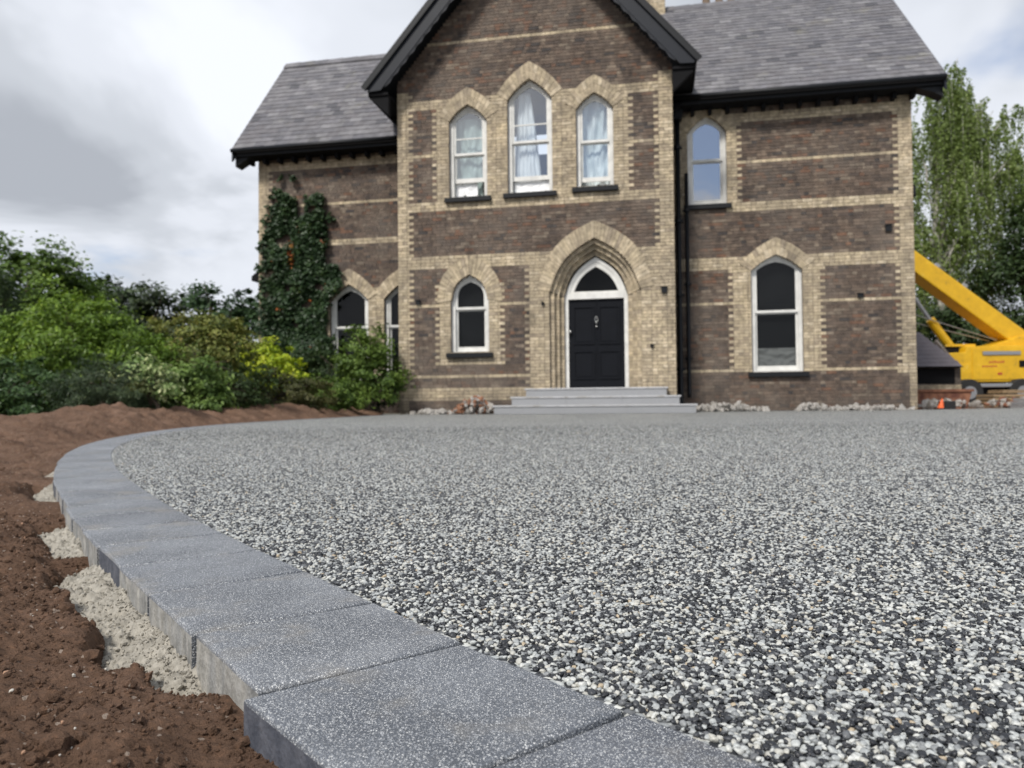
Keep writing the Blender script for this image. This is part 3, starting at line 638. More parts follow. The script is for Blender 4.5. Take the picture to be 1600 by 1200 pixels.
def lay(s0, s1, yf, z0, z1, ops, buff, clip=None, ax=0):
    k0 = int(round(z0 / CH)); k1 = int(round(z1 / CH))
    for k in range(k0, k1):
        za, zb = k * CH, (k + 1) * CH; zm = (za + zb) / 2; a, b = s0, s1
        if clip:
            c_ = clip(zm)
            if c_ is None: continue
            a, b = max(a, c_[0]), min(b, c_[1])
            if b - a < .05: continue
        iv = [(a, b)]
        for o_ in ops:
            g_ = op_iv(o_, zm, .06)
            if g_: iv = subtract(iv, *g_)
        for p, q in iv:
            y2 = yf + .011
            if ax == 0: mort.raw([(p, y2, za), (q, y2, za), (q, y2, zb), (p, y2, zb), (p, yf + .3, za), (p, yf + .3, zb), (q, yf + .3, za), (q, yf + .3, zb)], [(0, 1, 2, 3), (0, 3, 5, 4), (1, 6, 7, 2)])
            else: mort.raw([(yf - .011 * ax, p, za), (yf - .011 * ax, q, za), (yf - .011 * ax, q, zb), (yf - .011 * ax, p, zb)], [(0, 1, 2, 3)])
        bf = buff(k, zm); cols = []
        dk = list(iv)
        for p, q in bf:
            cols += [(max(p, u), min(q, v), 1) for u, v in iv if min(q, v) - max(p, u) > .02]; dk = subtract(dk, p, q)
        cols += [(p, q, 0) for p, q in dk if q - p > .015]
        for p, q, kd in cols:
            x = p; st_ = .225
            fl_ = (.225, .1125, .17, .2)[(k * 7 + int(p * 3)) % 4] if not kd else (.225, .1125)[k % 2]
            while x < q - .01:
                e = x + (fl_ if x == p else st_ + (rs.uniform(-.006, .006) if not kd else 0))
                if q - e < .045: e = q
                e = min(e, q); BR.append((x + .005, e - .005, yf, za + .005, zb - .005, kd, ax)); x = e; st_ = .3375 - st_
def tooth(k, w_=.11, n=1): return w_ if (k // n) % 2 else 0.
def rng(z, *prs): return any(a <= z < b for a, b in prs)
RK = math.tan(R(49)); AP = (.45, 11.75)
def gclip(z):
    h_ = (AP[1] - .32 - z) / RK
    return (AP[0] - h_, AP[0] + h_) if h_ > .1 else None
def buff_g(k, z):
    t = tooth(k); o = [(-2.70, -2.42 + t), (3.36 - t, 3.67)] if z < 7.6 else []
    if rng(z, (4.70, 4.98), (3.41, 3.67), (7.10, 7.32)): return [(-2.7, 3.67)] if not rng(z, (7.10, 7.32)) else o + [(-2.7, 2.0), (1.2, 3.67)]
    if rng(z, (6.03, 6.10), (8.62, 8.70)): o += [(-2.7, 3.67)]
    if rng(z, (2.47, 2.54)): o += [(-2.42, 1.), ]
    if rng(z, (.83, .92), (.30, .60)): o += [(-2.7, .9)]
    if z > 4.98 and z < 7.12: o += [(-1.74 - t, 2.70 + t)]
    if z < 3.42: o += [(.42 - t, 3.67)]
    if 1.1 < z < 3.0: o += [(-1.70 - t, -.26 + t)]
    if z < .30: o = [(-2.7, -2.45), (.42, 3.67)]
    m_ = []
    for p, q in sorted(o):                       # merge overlaps
        if m_ and p <= m_[-1][1]: m_[-1] = (m_[-1][0], max(m_[-1][1], q))
        else: m_.append((p, q))
    return m_
def buff_r(k, z):
    t = tooth(k); o = [(8.66 - t, 8.96)]
    if rng(z, (3.33, 3.60)): return [(3.67, 8.96)]
    if rng(z, (4.68, 4.90)): return [(4.9, 8.96)] + ([(3.67, 4.0)])
    if rng(z, (2.45, 2.52), (5.80, 5.88), (.87, .95)): o += [(3.67, 8.96)] if not rng(z, (5.80, 5.88)) else [(4.9, 8.96)]
    if rng(z, (6.75, 6.95)): return [(3.67, 8.96)]
    if z > 4.9 and z < 6.75: o += [(3.67, 5.16 + t)]
    if z > .95 and z < 3.33: o += [(5.02 - t, 6.95 + t)]
    if z < .8: o = [(8.8, 8.96)]
    m_ = []
    for p, q in sorted(o):
        if m_ and p <= m_[-1][1]: m_[-1] = (m_[-1][0], max(m_[-1][1], q))
        else: m_.append((p, q))
    return m_
def buff_l(k, z):
    t = tooth(k); o = [(-7.02, -6.72 + t)]
    if rng(z, (6.38, 6.62), (5.38, 5.48), (4.35, 4.52)): return [(-7.02, -2.7)]
    if 1. < z < 3.2: o += [(-5.35 - t, -5.0), (-4.0, -3.5)]
    return o
G_OPS = [WIN[k] for k in ('a', 'b', 'c', 'd')] + [(.88, 2.93, .55, 2.75, 3.93, .20)]
lay(-2.70, 3.67, 0., 0, 11.6, G_OPS, buff_g, gclip)
lay(3.67, 8.96, 1.35, 0, 7.35, [WIN['e'], WIN['f']], buff_r)
lay(-7.02, -2.70, 1.35, 0, 6.95, [WIN['g'], WIN['h']], buff_l)
lay(.0, 1.35, 3.67, 0, 7.6, [], lambda k, z: [(0, .28 + tooth(k))], ax=1)         # side of the gable
wall = mort.build('wall', M['mortar'], house)
# bricks: the 300 nearest as parts, the others one part
order = sorted(range(len(BR)), key=lambda i: (BR[i][6] != 0, -(BR[i][1] - BR[i][0] > .19), math.hypot(*(hw(BR[i][0], BR[i][2])), BR[i][3])))
single = set(order[:300])
ub = {}
for kd in (0, 1):
    b = MB(); b.box(-.5, .5, 0, .07, -.5, .5); q = b.build('brick', M['brick_buff'] if kd else M['brick_dark']); ub[kd] = q.data; bpy.data.objects.remove(q)
V = []; F = []; mi = []; rn = []
for i, (x0, x1, y, z0, z1, kd, ax) in enumerate(BR):
    pr = rs.uniform(-.003, .003)
    if i in single:
        o = link('brick', ub[kd], wall, ((x0 + x1) / 2, y + pr, (z0 + z1) / 2)); o.scale = (x1 - x0, 1, z1 - z0)
    else:
        n = len(V); yf, yb = y + pr, y + .03
        if ax == 0: V += [(x0, yf, z0), (x1, yf, z0), (x1, yf, z1), (x0, yf, z1), (x0, yb, z0), (x1, yb, z0), (x1, yb, z1), (x0, yb, z1)]
        else: V += [(y - pr, x0, z0), (y - pr, x1, z0), (y - pr, x1, z1), (y - pr, x0, z1), (y - .03, x0, z0), (y - .03, x1, z0), (y - .03, x1, z1), (y - .03, x0, z1)]
        F += [(n, n + 1, n + 2, n + 3), (n, n + 4, n + 5, n + 1), (n + 1, n + 5, n + 6, n + 2), (n + 2, n + 6, n + 7, n + 3), (n + 3, n + 7, n + 4, n)]
        mi += [kd] * 5; rn += [rs.uniform()] * 5
o = mkfast('brickwork', V, F, [M['brick_dark'], M['brick_buff']], wall, attrs={'rnd': rn}, mi=mi); o['kind'] = 'stuff'; print('bricks', len(BR))
# voussoirs
def voussoirs(A, B, yf, yb, n, rows=1, gap=.006):
    """radial bricks between the inner curve A and the outer curve B (arc parameter lists)"""
    def at(P, t):
        L = [0]
        for i in range(1, len(P)): L.append(L[-1] + math.hypot(P[i][0] - P[i - 1][0], P[i][1] - P[i - 1][1]))
        u = t * L[-1]; return float(np.interp(u, L, [p[0] for p in P])), float(np.interp(u, L, [p[1] for p in P]))
    n += n % 2; g_ = gap / (math.hypot(A[-1][0] - A[0][0], .5) * 1.4)
    for i in range(n):
        for r_ in range(rows):
            t0, t1 = i / n + g_ / 2, (i + 1) / n - g_ / 2; f0, f1 = r_ / rows + (.012 if r_ else 0), (r_ + 1) / rows
            q = []
            for t, f in ((t0, f0), (t1, f0), (t1, f1), (t0, f1)):
                a, b = at(A, t), at(B, t); q.append((a[0] + (b[0] - a[0]) * f, a[1] + (b[1] - a[1]) * f))
            b = MB(); b.prism(q, yf + rs.uniform(-.003, .002), yb); b.build('voussoir', M['brick_buff'], wall)
    m2 = MB(); m2.ring(A, B, yf + .012, yb - .01, closed=False); m2.build('arch_mortar', M['mortar'], wall)
def win_arch(o_, y, wd=.42, n=15, rows=2, bul=None, top=None):
    s0, s1, z0, zs, za, bu = o_; A = arc(s0, s1, zs - .02, za, bu); B = arc(s0 - wd * .62, s1 + wd * .62, zs + .14, za + (top or wd), bul if bul is not None else bu + .03)
    voussoirs(A, B, y - .014, y + .14, n, rows)
for k, y in (('a', 0), ('b', 0), ('c', 0), ('e', 1.35), ('f', 1.35), ('g', 1.35), ('h', 1.35)): win_arch(WIN[k], y, .40 if k != 'e' else .34)
s0, s1, z0, zs, za, bu = WIN['d']; voussoirs(arc(s0, s1, zs, za, bu), arc(s0 - .33, s1 + .33, zs - .05, za + .44, bu + .13), -.014, .14, 26, 2)
# door arch: face ring, then three recessed orders running down the jambs
D = WIN['door']
face_in = arc(.88, 2.93, 2.75, 3.93, .20); voussoirs(face_in, arc(.60, 3.21, 2.80, 4.32, .30), -.014, .12, 44, 1)
prev = (.88, 2.93, 2.75, 3.93, .20)
# the lay() opening for the door is widened to the face ring by re-cutting: jamb orders fill it
for j, (ins, yf) in enumerate(((.10, .10), (.20, .20), (.30, .30))):
    inn_ = (.88 + ins, 2.93 - ins, 2.75 - ins * .3, 3.93 - ins * 1.15, .20 - ins * .1)
    A = arc(*inn_); B = arc(*prev); voussoirs(A, B, yf - .02, yf + .16, 40, 1, .004)
    for side in (0, 1):
        a, b_ = (prev[0], inn_[0]) if side == 0 else (inn_[1], prev[1])
        top = inn_[2]; zc = .55; jm = MB(); k = 0
        while zc < top - .02:
            ze = min(zc + CH, top); jm.box(a + .0005, b_ - .0005, yf - .02 + rs.uniform(-.002, .002), yf + .15, zc + .004, ze - .003, a=rs.uniform()); zc = ze; k += 1
        jo = jm.build('jamb_bricks', M['brick_buff'], wall, attr='rnd'); jo['kind'] = 'stuff'
        m3 = MB(); m3.box(a + .003, b_ - .003, yf - .01, yf + .14, .55, top); m3.build('jamb_mortar', M['mortar'], wall)
    prev = inn_
# other walls (plain shells) so the rooms are closed
sh = MB()
sh.box(8.66, 8.96, 1.66, 9., 0, 7.3); sh.box(-7.02, -6.72, 1.66, 7., 0, 6.9); sh.box(-7.02, 8.96, 9., 9.3, 0, 7.3); sh.box(-7.02, -6.72, 7., 9., 0, 6.9)
sh.build('side_wall', M['mortar'], house)
# end gables above the eaves
eg = MB()
def gable_end(x0, x1, zb, yb, yt, ytop, zt): eg.raw([(x0, yb, zb), (x0, yt, zb), (x0, ytop, zt), (x1, yb, zb), (x1, yt, zb), (x1, ytop, zt)], [(0, 2, 1), (3, 4, 5), (0, 1, 4, 3), (1, 2, 5, 4), (2, 0, 3, 5)])
gable_end(8.66, 8.96, 7.3, 1.36, 9.2, 5.3, 11.1); gable_end(-7.02, -6.72, 6.9, 1.36, 6.3, 3.8, 9.9)
eg.build('end_gable', M['mortar'], house)
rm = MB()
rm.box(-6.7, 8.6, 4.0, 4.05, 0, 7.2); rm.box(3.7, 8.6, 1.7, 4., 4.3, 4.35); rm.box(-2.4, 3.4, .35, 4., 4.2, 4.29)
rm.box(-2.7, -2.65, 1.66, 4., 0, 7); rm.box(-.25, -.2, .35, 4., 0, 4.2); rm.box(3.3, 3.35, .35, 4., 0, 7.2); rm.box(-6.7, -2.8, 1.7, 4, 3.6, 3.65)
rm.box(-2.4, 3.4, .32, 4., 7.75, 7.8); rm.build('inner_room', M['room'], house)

# --- windows
def window(key, y, rails, gl='glass', lower_top=None, sill=True, fw=.085, gap=0., bars=()):
    o_ = WIN[key]; s0, s1, z0, zs, za, bu = o_; yf = y + .10
    b = MB(); b.ring(outline(o_, -.03, 0.), outline(o_, fw, 0.), yf, yf + .13)
    b.box(s0 + fw, s1 - fw, yf - .0, yf + .13, z0, z0 + .05)
    fr = b.build('window', M['white'], house)
    u = MB(); mid = rails[0]; sw = .05
    ou = (s0 + fw, s1 - fw, mid, zs, za - fw * 1.15, bu)
    u.ring(outline(ou, 0, 0), outline(ou, sw, sw * 1.1), yf + .03, yf + .07)
    for z in bars:
        if z > mid: u.box(s0 + fw + sw, s1 - fw - sw, yf + .035, yf + .065, z - .014, z + .014)
    up = u.build('upper_sash', M['white'], fr)
    p = MB(); P = outline(ou, sw * .9, sw); p.raw([(x, yf + .05, z) for x, z in P], [tuple(range(len(P)))]); p.build('pane', M[gl], up)
    zb = z0 + .05 + gap; lo = MB(); zt = mid + .02; h2 = .10
    A = [(s0 + fw, zb), (s0 + fw, zt), (s1 - fw, zt), (s1 - fw, zb)]; B = [(s0 + fw + sw, zb + h2), (s0 + fw + sw, zt - .05), (s1 - fw - sw, zt - .05), (s1 - fw - sw, zb + h2)]
    lo.ring(A, B, yf + .075, yf + .115)
    for z in bars:
        if z < mid: lo.box(s0 + fw + sw, s1 - fw - sw, yf + .08, yf + .11, z - .014, z + .014)
    lw = lo.build('lower_sash', M['white'], fr)
    p = MB(); p.raw([(x, yf + .095, z) for x, z in B], [(0, 1, 2, 3)]); p.build('pane', M[gl], lw)
    if sill:
        q = MB(); q.box(s0 - .10, s1 + .10, y - .09, y + .22, z0 - .11, z0 - .002); q.build('sill', M['black'], fr, bevel=.006)
    return fr
window('a', 0, [6.03], 'glass_up', gap=.34, bars=(6.42, )); window('b', 0, [6.22], 'glass_up', gap=.28, bars=(6.64,)); window('c', 0, [6.12], 'glass_up', gap=.12)
window('d', 0, [2.42]); window('e', 1.35, [5.92], 'glass_blue'); window('f', 1.35, [2.28]); window('g', 1.35, [2.2]); window('h', 1.35, [2.2])
def pane_backing(key, y, m, name='blind', z0=None, z1=None, off=.30):
    s0, s1, a, zs, za, bu = WIN[key]; b = MB(); b.box(s0 - .05, s1 + .05, y + off, y + off + .01, z0 or a, z1 or za); return b.build(name, m, house)
pane_backing('f', 1.35, M['blind']); pane_backing('e', 1.35, M['blueblind']); pane_backing('d', 0, M['blind'])  # added sheets behind the glass, coloured as dark interior and reflected sky
def sheet(key, y, zt, zb, xl, xr, amp, label, m, n=26, seed=0, name='curtain', droop=0., gather=0., dy=.30, cat='curtain'):
    r = np.random.RandomState(seed); nu, nv = 60, 40; U, Vv = np.meshgrid(np.linspace(0, 1, nu), np.linspace(0, 1, nv))
    x = xl + (xr - xl) * U; z = zt + (zb - zt) * Vv
    if gather: c = xl + (xr - xl) * .35; x = c + (x - c) * (gather + (1 - gather) * Vv ** .8)
    z = z + droop * np.sin(U * 7 + r.uniform(0, 6)) * Vv + .03 * pn(U * 5 + seed, Vv * 0 + 3.3, seed) * Vv * 3
    yy = y + dy + amp * (np.sin(U * n + 2.5 * pn(U * 3 + seed, Vv * 2.2, seed)) * .5 + pn(U * 6 + seed, Vv * 5, seed + 3)) 
    W_ = [hw(a, b) for a, b in zip(x.ravel(), yy.ravel())]; VV = [(p[0], p[1], zz_) for p, zz_ in zip(W_, z.ravel())]
    ii = (np.arange(nv - 1)[:, None] * nu + np.arange(nu - 1)[None]).ravel()
    o = mkfast(name, VV, np.stack([ii, ii + 1, ii + nu + 1, ii + nu], 1), m, smooth=True); tag(o, label, cat)
sheet('a', 0, 6.95, 5.12, -1.40, -.72, .06, 'crumpled pale dust sheet behind the left first-floor gable window', mat('grey_green_sheet', (.42, .50, .47), .6), 9, 1, 'dust_sheet', .06, dy=.33, cat='dust sheet')
sheet('b', 0, 7.45, 5.06, .02, .72, .05, 'gathered white curtain behind the tall middle window', M['curtain'], 38, 2, 'curtain', .05, gather=.35, dy=.33)
sheet('c', 0, 7.1, 5.15, 1.62, 2.28, .07, 'wrinkled pale plastic sheet behind the right first-floor gable window', M['sheet'], 6, 3, 'plastic_sheet', .04, dy=.33, cat='plastic sheet')
sheet('b', 0, 5.36, 5.07, .06, .90, .012, 'white cloth hanging out under the raised sash of the middle window', M['curtain'], 14, 5, 'white_cloth', .03, dy=.25, cat='cloth')
sheet('a', 0, 5.42, 5.06, -1.34, -.82, .014, 'white cloth bunched under the raised sash of the left gable window', M['curtain'], 9, 6, 'white_cloth', .04, dy=.25, cat='cloth')
sheet('f', 1.35, 1.46, .98, 5.50, 6.48, .02, 'grey folded fabric low behind the large ground-floor window', mat('grey_fabric', (.30, .30, .29), .9), 5, 7, 'grey_fabric', 0, dy=.27, cat='fabric')

# --- front door
b = MB(); dy_ = .36
Do = (1.185, 2.625, .55, 2.64, 3.56, .14)
b.ring(outline(Do, 0, 0), outline(Do, .085, 0), dy_, dy_ + .12); b.box(1.27, 2.54, dy_ - .01, dy_ + .12, 2.60, 2.73)
door = b.build('door_frame', M['white'], house)
F_ = (1.27, 2.54, 2.73, 2.80, 3.46, .15); P = outline(F_, 0, 0); b = MB(); A = outline((1.262, 2.548, 2.732, 2.74, 3.475, .125)); B = outline((1.40, 2.41, 2.775, 2.78, 3.34, .085)); b.ring(A, B, dy_ + .02, dy_ + .08); fl = b.build('fanlight', M['white'], door)
b = MB(); b.raw([(x, dy_ + .05, z) for x, z in B], [tuple(range(len(B)))]); b.build('pane', M['glass'], fl)
b = MB(); b.box(1.27, 2.54, dy_ + .05, dy_ + .10, .56, 2.60); dl = b.build('door_leaf', M['door'], door)
for x0, x1 in ((1.37, 1.86), (1.95, 2.44)):
    for z0, z1 in ((.76, 1.42), (1.56, 2.44)):
        b = MB(); b.ring([(x0, z0), (x0, z1), (x1, z1), (x1, z0)], [(x0 + .035, z0 + .035), (x0 + .035, z1 - .035), (x1 - .035, z1 - .035), (x1 - .035, z0 + .035)], dy_ + .028, dy_ + .052)
        b.box(x0 + .07, x1 - .07, dy_ + .040, dy_ + .052, z0 + .07, z1 - .07); b.build('door_panel', M['door'], dl)
b = MB(); b.box(1.895, 1.915, dy_ + .035, dy_ + .052, .58, 2.58); b.build('centre_bead', M['door'], dl)
b = MB(); b.tube([(1.905 + .032 * math.cos(a), dy_ + .0, 2.12 + .05 * math.sin(a)) for a in np.linspace(0, 2 * math.pi, 13)], .009, 6); b.tube([(1.905, dy_ - .01, 2.18), (1.905, dy_ + .05, 2.18)], .020, 8); b.tube([(1.905, dy_ - .005, 2.05), (1.905, dy_ + .05, 2.05)], .018, 8); b.build('knocker', M['chrome'], dl, smooth=True)
b = MB(); b.tube([(1.905, dy_ + .0, 1.97), (1.905, dy_ + .05, 1.97)], .022, 10); b.build('spyhole', M['chrome'], dl, smooth=True)
b = MB(); b.tube([(1.30, dy_ - .03, 1.86), (1.30, dy_ + .02, 1.86)], .035, 10); b.tube([(1.30, dy_ + .0, 1.86), (1.30, dy_ + .06, 1.86)], .018, 8); b.build('door_knob', M['chrome'], dl, smooth=True)
b = MB(); b.box(1.2, 2.62, .12, .52, .44, .548); b.build('threshold', M['riser'], door)
# --- steps
for (x0, x1, yf, yb, zt, hh) in ((.36, 3.48, -.42, .14, .555, .185), (.10, 3.74, -.76, -.10, .370, .185), (-.22, 4.06, -1.12, -.4, .185, .185)):
    st_ = MB(); st_.box(x0 + .03, x1 - .03, yf + .03, min(yb, -.002) if zt < .5 else yb, zt - hh - (.1 if zt < .3 else 0), zt - .034); so = st_.build('step', M['riser'], house)
    n = 3 if zt < .5 else 2
    for i in range(n):
        a, c = x0 + (x1 - x0) * i / n + .002, x0 + (x1 - x0) * (i + 1) / n - .002
        t_ = MB(); t_.box(a, c, yf, min(yb, -.002) if zt < .5 else yb, zt - .034, zt); t_.build('tread', M['tread'], so, bevel=.004)
        t_ = MB(); t_.box(a + (.03 if i == 0 else 0), c - (.03 if i == n - 1 else 0), yf + .018, yf + .03, zt - hh + .002, zt - .036); t_.build('riser_slab', M['riser'], so)
# --- roofs
def roof(x0, x1, ye, ze, yr, zr, name, nsingle, first):
    """front slope from eaves (ye,ze) to ridge (yr,zr), slates laid from the eaves upwards"""
    L_ = math.hypot(yr - ye, zr - ze); uy, uz = (yr - ye) / L_, (zr - ze) / L_; ny, nz = -uz, uy
    b = MB(); b.raw([(x, y, z) for x in (x0 + .03, x1 - .03) for y, z in ((ye + .05, ze - .02), (yr, zr - .04), (yr + (yr - ye), ze - .02), (yr + (yr - ye), ze - .14), (yr, zr - .18), (ye + .05, ze - .14))],
                   [(0, 1, 7, 6), (1, 2, 8, 7), (3, 4, 10, 9), (4, 5, 11, 10), (5, 0, 6, 11), (2, 3, 9, 8), (0, 5, 4, 1), (1, 4, 3, 2), (6, 7, 10, 11), (7, 8, 9, 10)])
    rf = b.build(name, M['soffit'], house)
    g_, wd = .215, .30; rows = int(L_ / g_) + 1; V = []; F = []; rn = []; cnt = 0
    for r_ in range(rows):
        o_ = (r_ % 2) * wd / 2; x = x0 - wd + o_
        while x < x1:
            a, c = max(x, x0) + .002, min(x + wd, x1) - .002; x += wd
            if c - a < .04: continue
            j0 = rs.uniform(-.006, .006); lift = rs.uniform(0, .004); s0_ = r_ * g_ + j0; s1_ = min(s0_ + g_ * 1.9, L_)
            if s1_ - s0_ < .05: continue
            def pt(x_, s_, h_): return (x_, ye + uy * s_ + ny * h_, ze + uz * s_ + nz * h_)
            P = [pt(a, s0_, .022 + lift), pt(c, s0_, .022 + lift), pt(c, s1_, .004), pt(a, s1_, .004), pt(a, s0_, .010 + lift), pt(c, s0_, .010 + lift), pt(c, s1_, -.006), pt(a, s1_, -.006)]
            FF = [(0, 1, 2, 3), (4, 7, 6, 5), (0, 4, 5, 1), (1, 5, 6, 2), (3, 7, 4, 0)]
            if cnt < nsingle and x > first: mk('slate', P, FF, M['slate'], rf); cnt += 1
            else: n = len(V); V += P; F += [tuple(i + n for i in f) for f in FF]; rn += [rs.uniform()] * 5
    V += []; o = mkfast('slates', V, F, M['slate'], rf, attrs={'rnd': rn}); o['kind'] = 'stuff'
    # ridge tiles
    x = x0
    while x < x1 - .05:
        e = min(x + .45, x1); t_ = MB(); t_.raw([(xx, yr + dy2, zr + dz2) for xx in (x + .003, e + .02) for dy2, dz2 in ((-.17, -.13), (-.15, -.10), (0, .06 if xx < e else .075), (.15, -.10), (.17, -.13))], [(0, 1, 6, 5), (1, 2, 7, 6), (2, 3, 8, 7), (3, 4, 9, 8), (0, 4, 3, 2, 1), (5, 6, 7, 8, 9)])
        t_.build('ridge_tile', M['slate'], rf); x = e
    # gutter, fascia, rafter ends
    t_ = MB(); t_.tube([(x0, ye - .05, ze - .06), (x1, ye - .05, ze - .06)], .052, 10); t_.build('gutter', M['black'], rf, smooth=True)
    t_ = MB(); t_.box(x0 + .04, x1 - .04, ye + .06, ye + .085, ze - .19, ze - .03); t_.build('fascia', M['black'], rf)
    t_ = MB(); t_.box(x0 + .04, x1 - .04, ye + .086, ye + .52, ze - .20, ze - .17); t_.build('soffit_board', M['soffit'], rf)
    x = x0 + .35
    while x < x1 - .2:
        t_ = MB(); t_.prism([(x - .04, ze - .34), (x - .04, ze - .201), (x + .04, ze - .201), (x + .04, ze - .34)], ye + .26, ye + .48); t_.build('rafter_end', M['soffit'], rf); x += .40
    return rf
rr_ = roof(3.40, 9.52, .85, 7.30, 5.30, 7.30 + 4.45 * .967, 'roof', 300, 3.9)
rl_ = roof(-7.48, -2.60, .85, 6.88, 3.80, 6.88 + 2.95 * 1.17, 'roof', 0, 0)
# verge boards on both ends
for rf, xv, ye, ze, yr, zr in ((rr_, 9.50, .85, 7.3, 5.3, 11.6), (rl_, -7.46, .85, 6.88, 3.8, 10.33)):
    for sgn in (1, -1):
        ye2 = ye if sgn == 1 else 2 * yr - ye; b = MB(); b.beam((xv, ye2, ze - .10), (xv, yr, zr - .13), .05, .24, up=(1, 0, 0)); b.v = b.v
        t_ = MB(); t_.raw([(xx, y, z) for xx in (xv - .02, xv + .03) for y, z in ((ye2 - .02 * sgn, ze - .34), (ye2 - .02 * sgn, ze + .0), (yr, zr + .015), (yr, zr - .33))], [(0, 1, 2, 3), (7, 6, 5, 4), (0, 4, 5, 1), (1, 5, 6, 2), (2, 6, 7, 3), (3, 7, 4, 0)]); t_.build('verge_board', M['barge'], rf)
b = MB(); b.prism([(-7.46, 6.45), (-7.46, 6.75), (-7.02, 6.80), (-7.02, 6.70), (-7.22, 6.58)], .98, 1.3); b.build('eaves_bracket', M['black'], rl_)
b = MB(); b.prism([(9.50, 6.86), (9.50, 7.14), (8.96, 7.2), (8.96, 7.1), (9.3, 6.98)], .98, 1.3); b.build('eaves_bracket', M['black'], rr_)
# gable roof
gr = MB(); ax_, az_ = .45, 11.83; hwid = 3.72; zt_ = az_ - hwid * RK
for sg in (-1, 1):
    gr.raw([(ax_, -.42, az_), (ax_ + sg * hwid, -.42, zt_), (ax_ + sg * hwid, 5.2, zt_), (ax_, 5.2, az_), (ax_, -.42, az_ - .2), (ax_ + sg * (hwid - .02), -.42, zt_ - .18), (ax_ + sg * (hwid - .02), 5.2, zt_ - .18), (ax_, 5.2, az_ - .2)], BF)
gro = gr.build('gable_roof', M['soffit'], house)
sv = MB()
for sg in (-1, 1):
    L_ = hwid / math.cos(R(49)); rows = int(L_ / .23)
    for r_ in range(rows):
        y = -.45 + (r_ % 2) * .15
        while y < 5.1:
            s0_, s1_ = r_ * .23, min(r_ * .23 + .42, L_); f = lambda s_, h_: (ax_ + sg * (hwid - s_ * math.cos(R(49)) + h_ * math.sin(R(49))), zt_ + s_ * math.sin(R(49)) + h_ * math.cos(R(49)))
            a0, a1 = f(s0_, .035), f(s1_, .012); c0 = f(s0_, .02); sv.raw([(a0[0], y, a0[1]), (a0[0], y + .295, a0[1]), (a1[0], y + .295, a1[1]), (a1[0], y, a1[1]), (c0[0], y, c0[1]), (c0[0], y + .295, c0[1])], [(0, 1, 2, 3), (0, 4, 5, 1)], a=rs.uniform()); y += .30
so = sv.build('gable_slates', M['slate'], gro, attr='rnd'); so['kind'] = 'stuff'
for sg in (-1, 1):
    b = MB(); nx, nz = sg * math.sin(R(49)), math.cos(R(49)); tx, tz = sg * math.cos(R(49)), -math.sin(R(49)); Lr = hwid / math.cos(R(49))
    def bp(l, h_): return (ax_ + tx * l + nx * h_, az_ + tz * l + nz * h_)
    b.prism([bp(0, .05), bp(Lr, .05), (bp(Lr, -.33)[0] , bp(Lr, .05)[1] - .02), bp(Lr - .30, -.36), bp(0, -.36)] if False else [bp(0, .05), bp(Lr + .02, .05), bp(Lr + .02, -.10), bp(Lr - .17, -.30), bp(0, -.30)], -.50, -.45); b.build('barge_board', M['barge'], gro)
    b = MB(); b.prism([bp(-.02, .10), bp(Lr + .06, .10), bp(Lr + .06, -.03), bp(-.02, -.03)], -.56, -.501); b.build('barge_moulding', M['black'], gro)
    P = [bp(.1, -.24)]; n = 36
    P = [bp(.1 + (Lr - .4) * i / n, -.33 - .035 * (1 if i % 2 else 0)) for i in range(n + 1)]; b = MB(); b.prism([bp(.1, -.26)] + [bp(Lr - .3, -.26)] + P[::-1], -.485, -.452); b.build('scalloped_trim', M['barge'], gro)
    # boxed end bracket
    xa = ax_ + sg * 3.22; xb = ax_ + sg * (hwid - .05)
    b = MB(); b.box(min(xa, xb), max(xa, xb), -.44, 1.30, zt_ - .16, zt_ - .10); b.prism([(xa, zt_ - .62), (xa, zt_ - .1), (xb, zt_ - .1), (xb, zt_ - .2)], -.40, -.25); b.prism([(xa, zt_ - .62), (xa, zt_ - .1), (xb, zt_ - .1), (xb, zt_ - .2)], .9, 1.2); b.build('eaves_box', M['soffit'], gro)
# chimneys
def chimney(x0, x1, y0, y1, z0, z1, pots, bricks=True):
    b = MB(); b.box(x0, x1, y0, y1, z0, z1); c = b.build('chimney', M['mortar'], house)
    v = MB(); k = 0; z = z0
    while z < z1 - .05:
        x = x0 - .0 - (.11 if k % 2 else 0)
        while x < x1:
            a, e = max(x, x0) + .004, min(x + .225, x1) - .004; x += .225
            if e - a > .03: v.box(a, e, y0 - .012, y0 + .02, z + .005, z + .07, a=rs.uniform())
        z += .075; k += 1
    v.box(x0 - .06, x1 + .06, y0 - .06, y1 + .06, z1, z1 + .2, a=.3); q = v.build('chimney_bricks', M['brick_buff'], c, attr='rnd'); q['kind'] = 'stuff'
    for px in pots:
        t_ = MB(); t_.tube([(px, (y0 + y1) / 2, z1 + .2), (px, (y0 + y1) / 2, z1 + .3), (px, (y0 + y1) / 2, z1 + .9), (px, (y0 + y1) / 2, z1 + .95)], [.15, .13, .11, .13], 12); t_.build('chimney_pot', mat('clay_pot', (.20, .15, .11), .9) if 'clay_pot' not in bpy.data.materials else bpy.data.materials['clay_pot'], c, smooth=True)
chimney(2.50, 3.62, 5.0, 5.9, 9.5, 13.6, (2.8, 3.3)); chimney(4.6, 6.3, 7.4, 8.3, 8.5, 12.42, (4.95, 5.35, 5.72, 6.08))
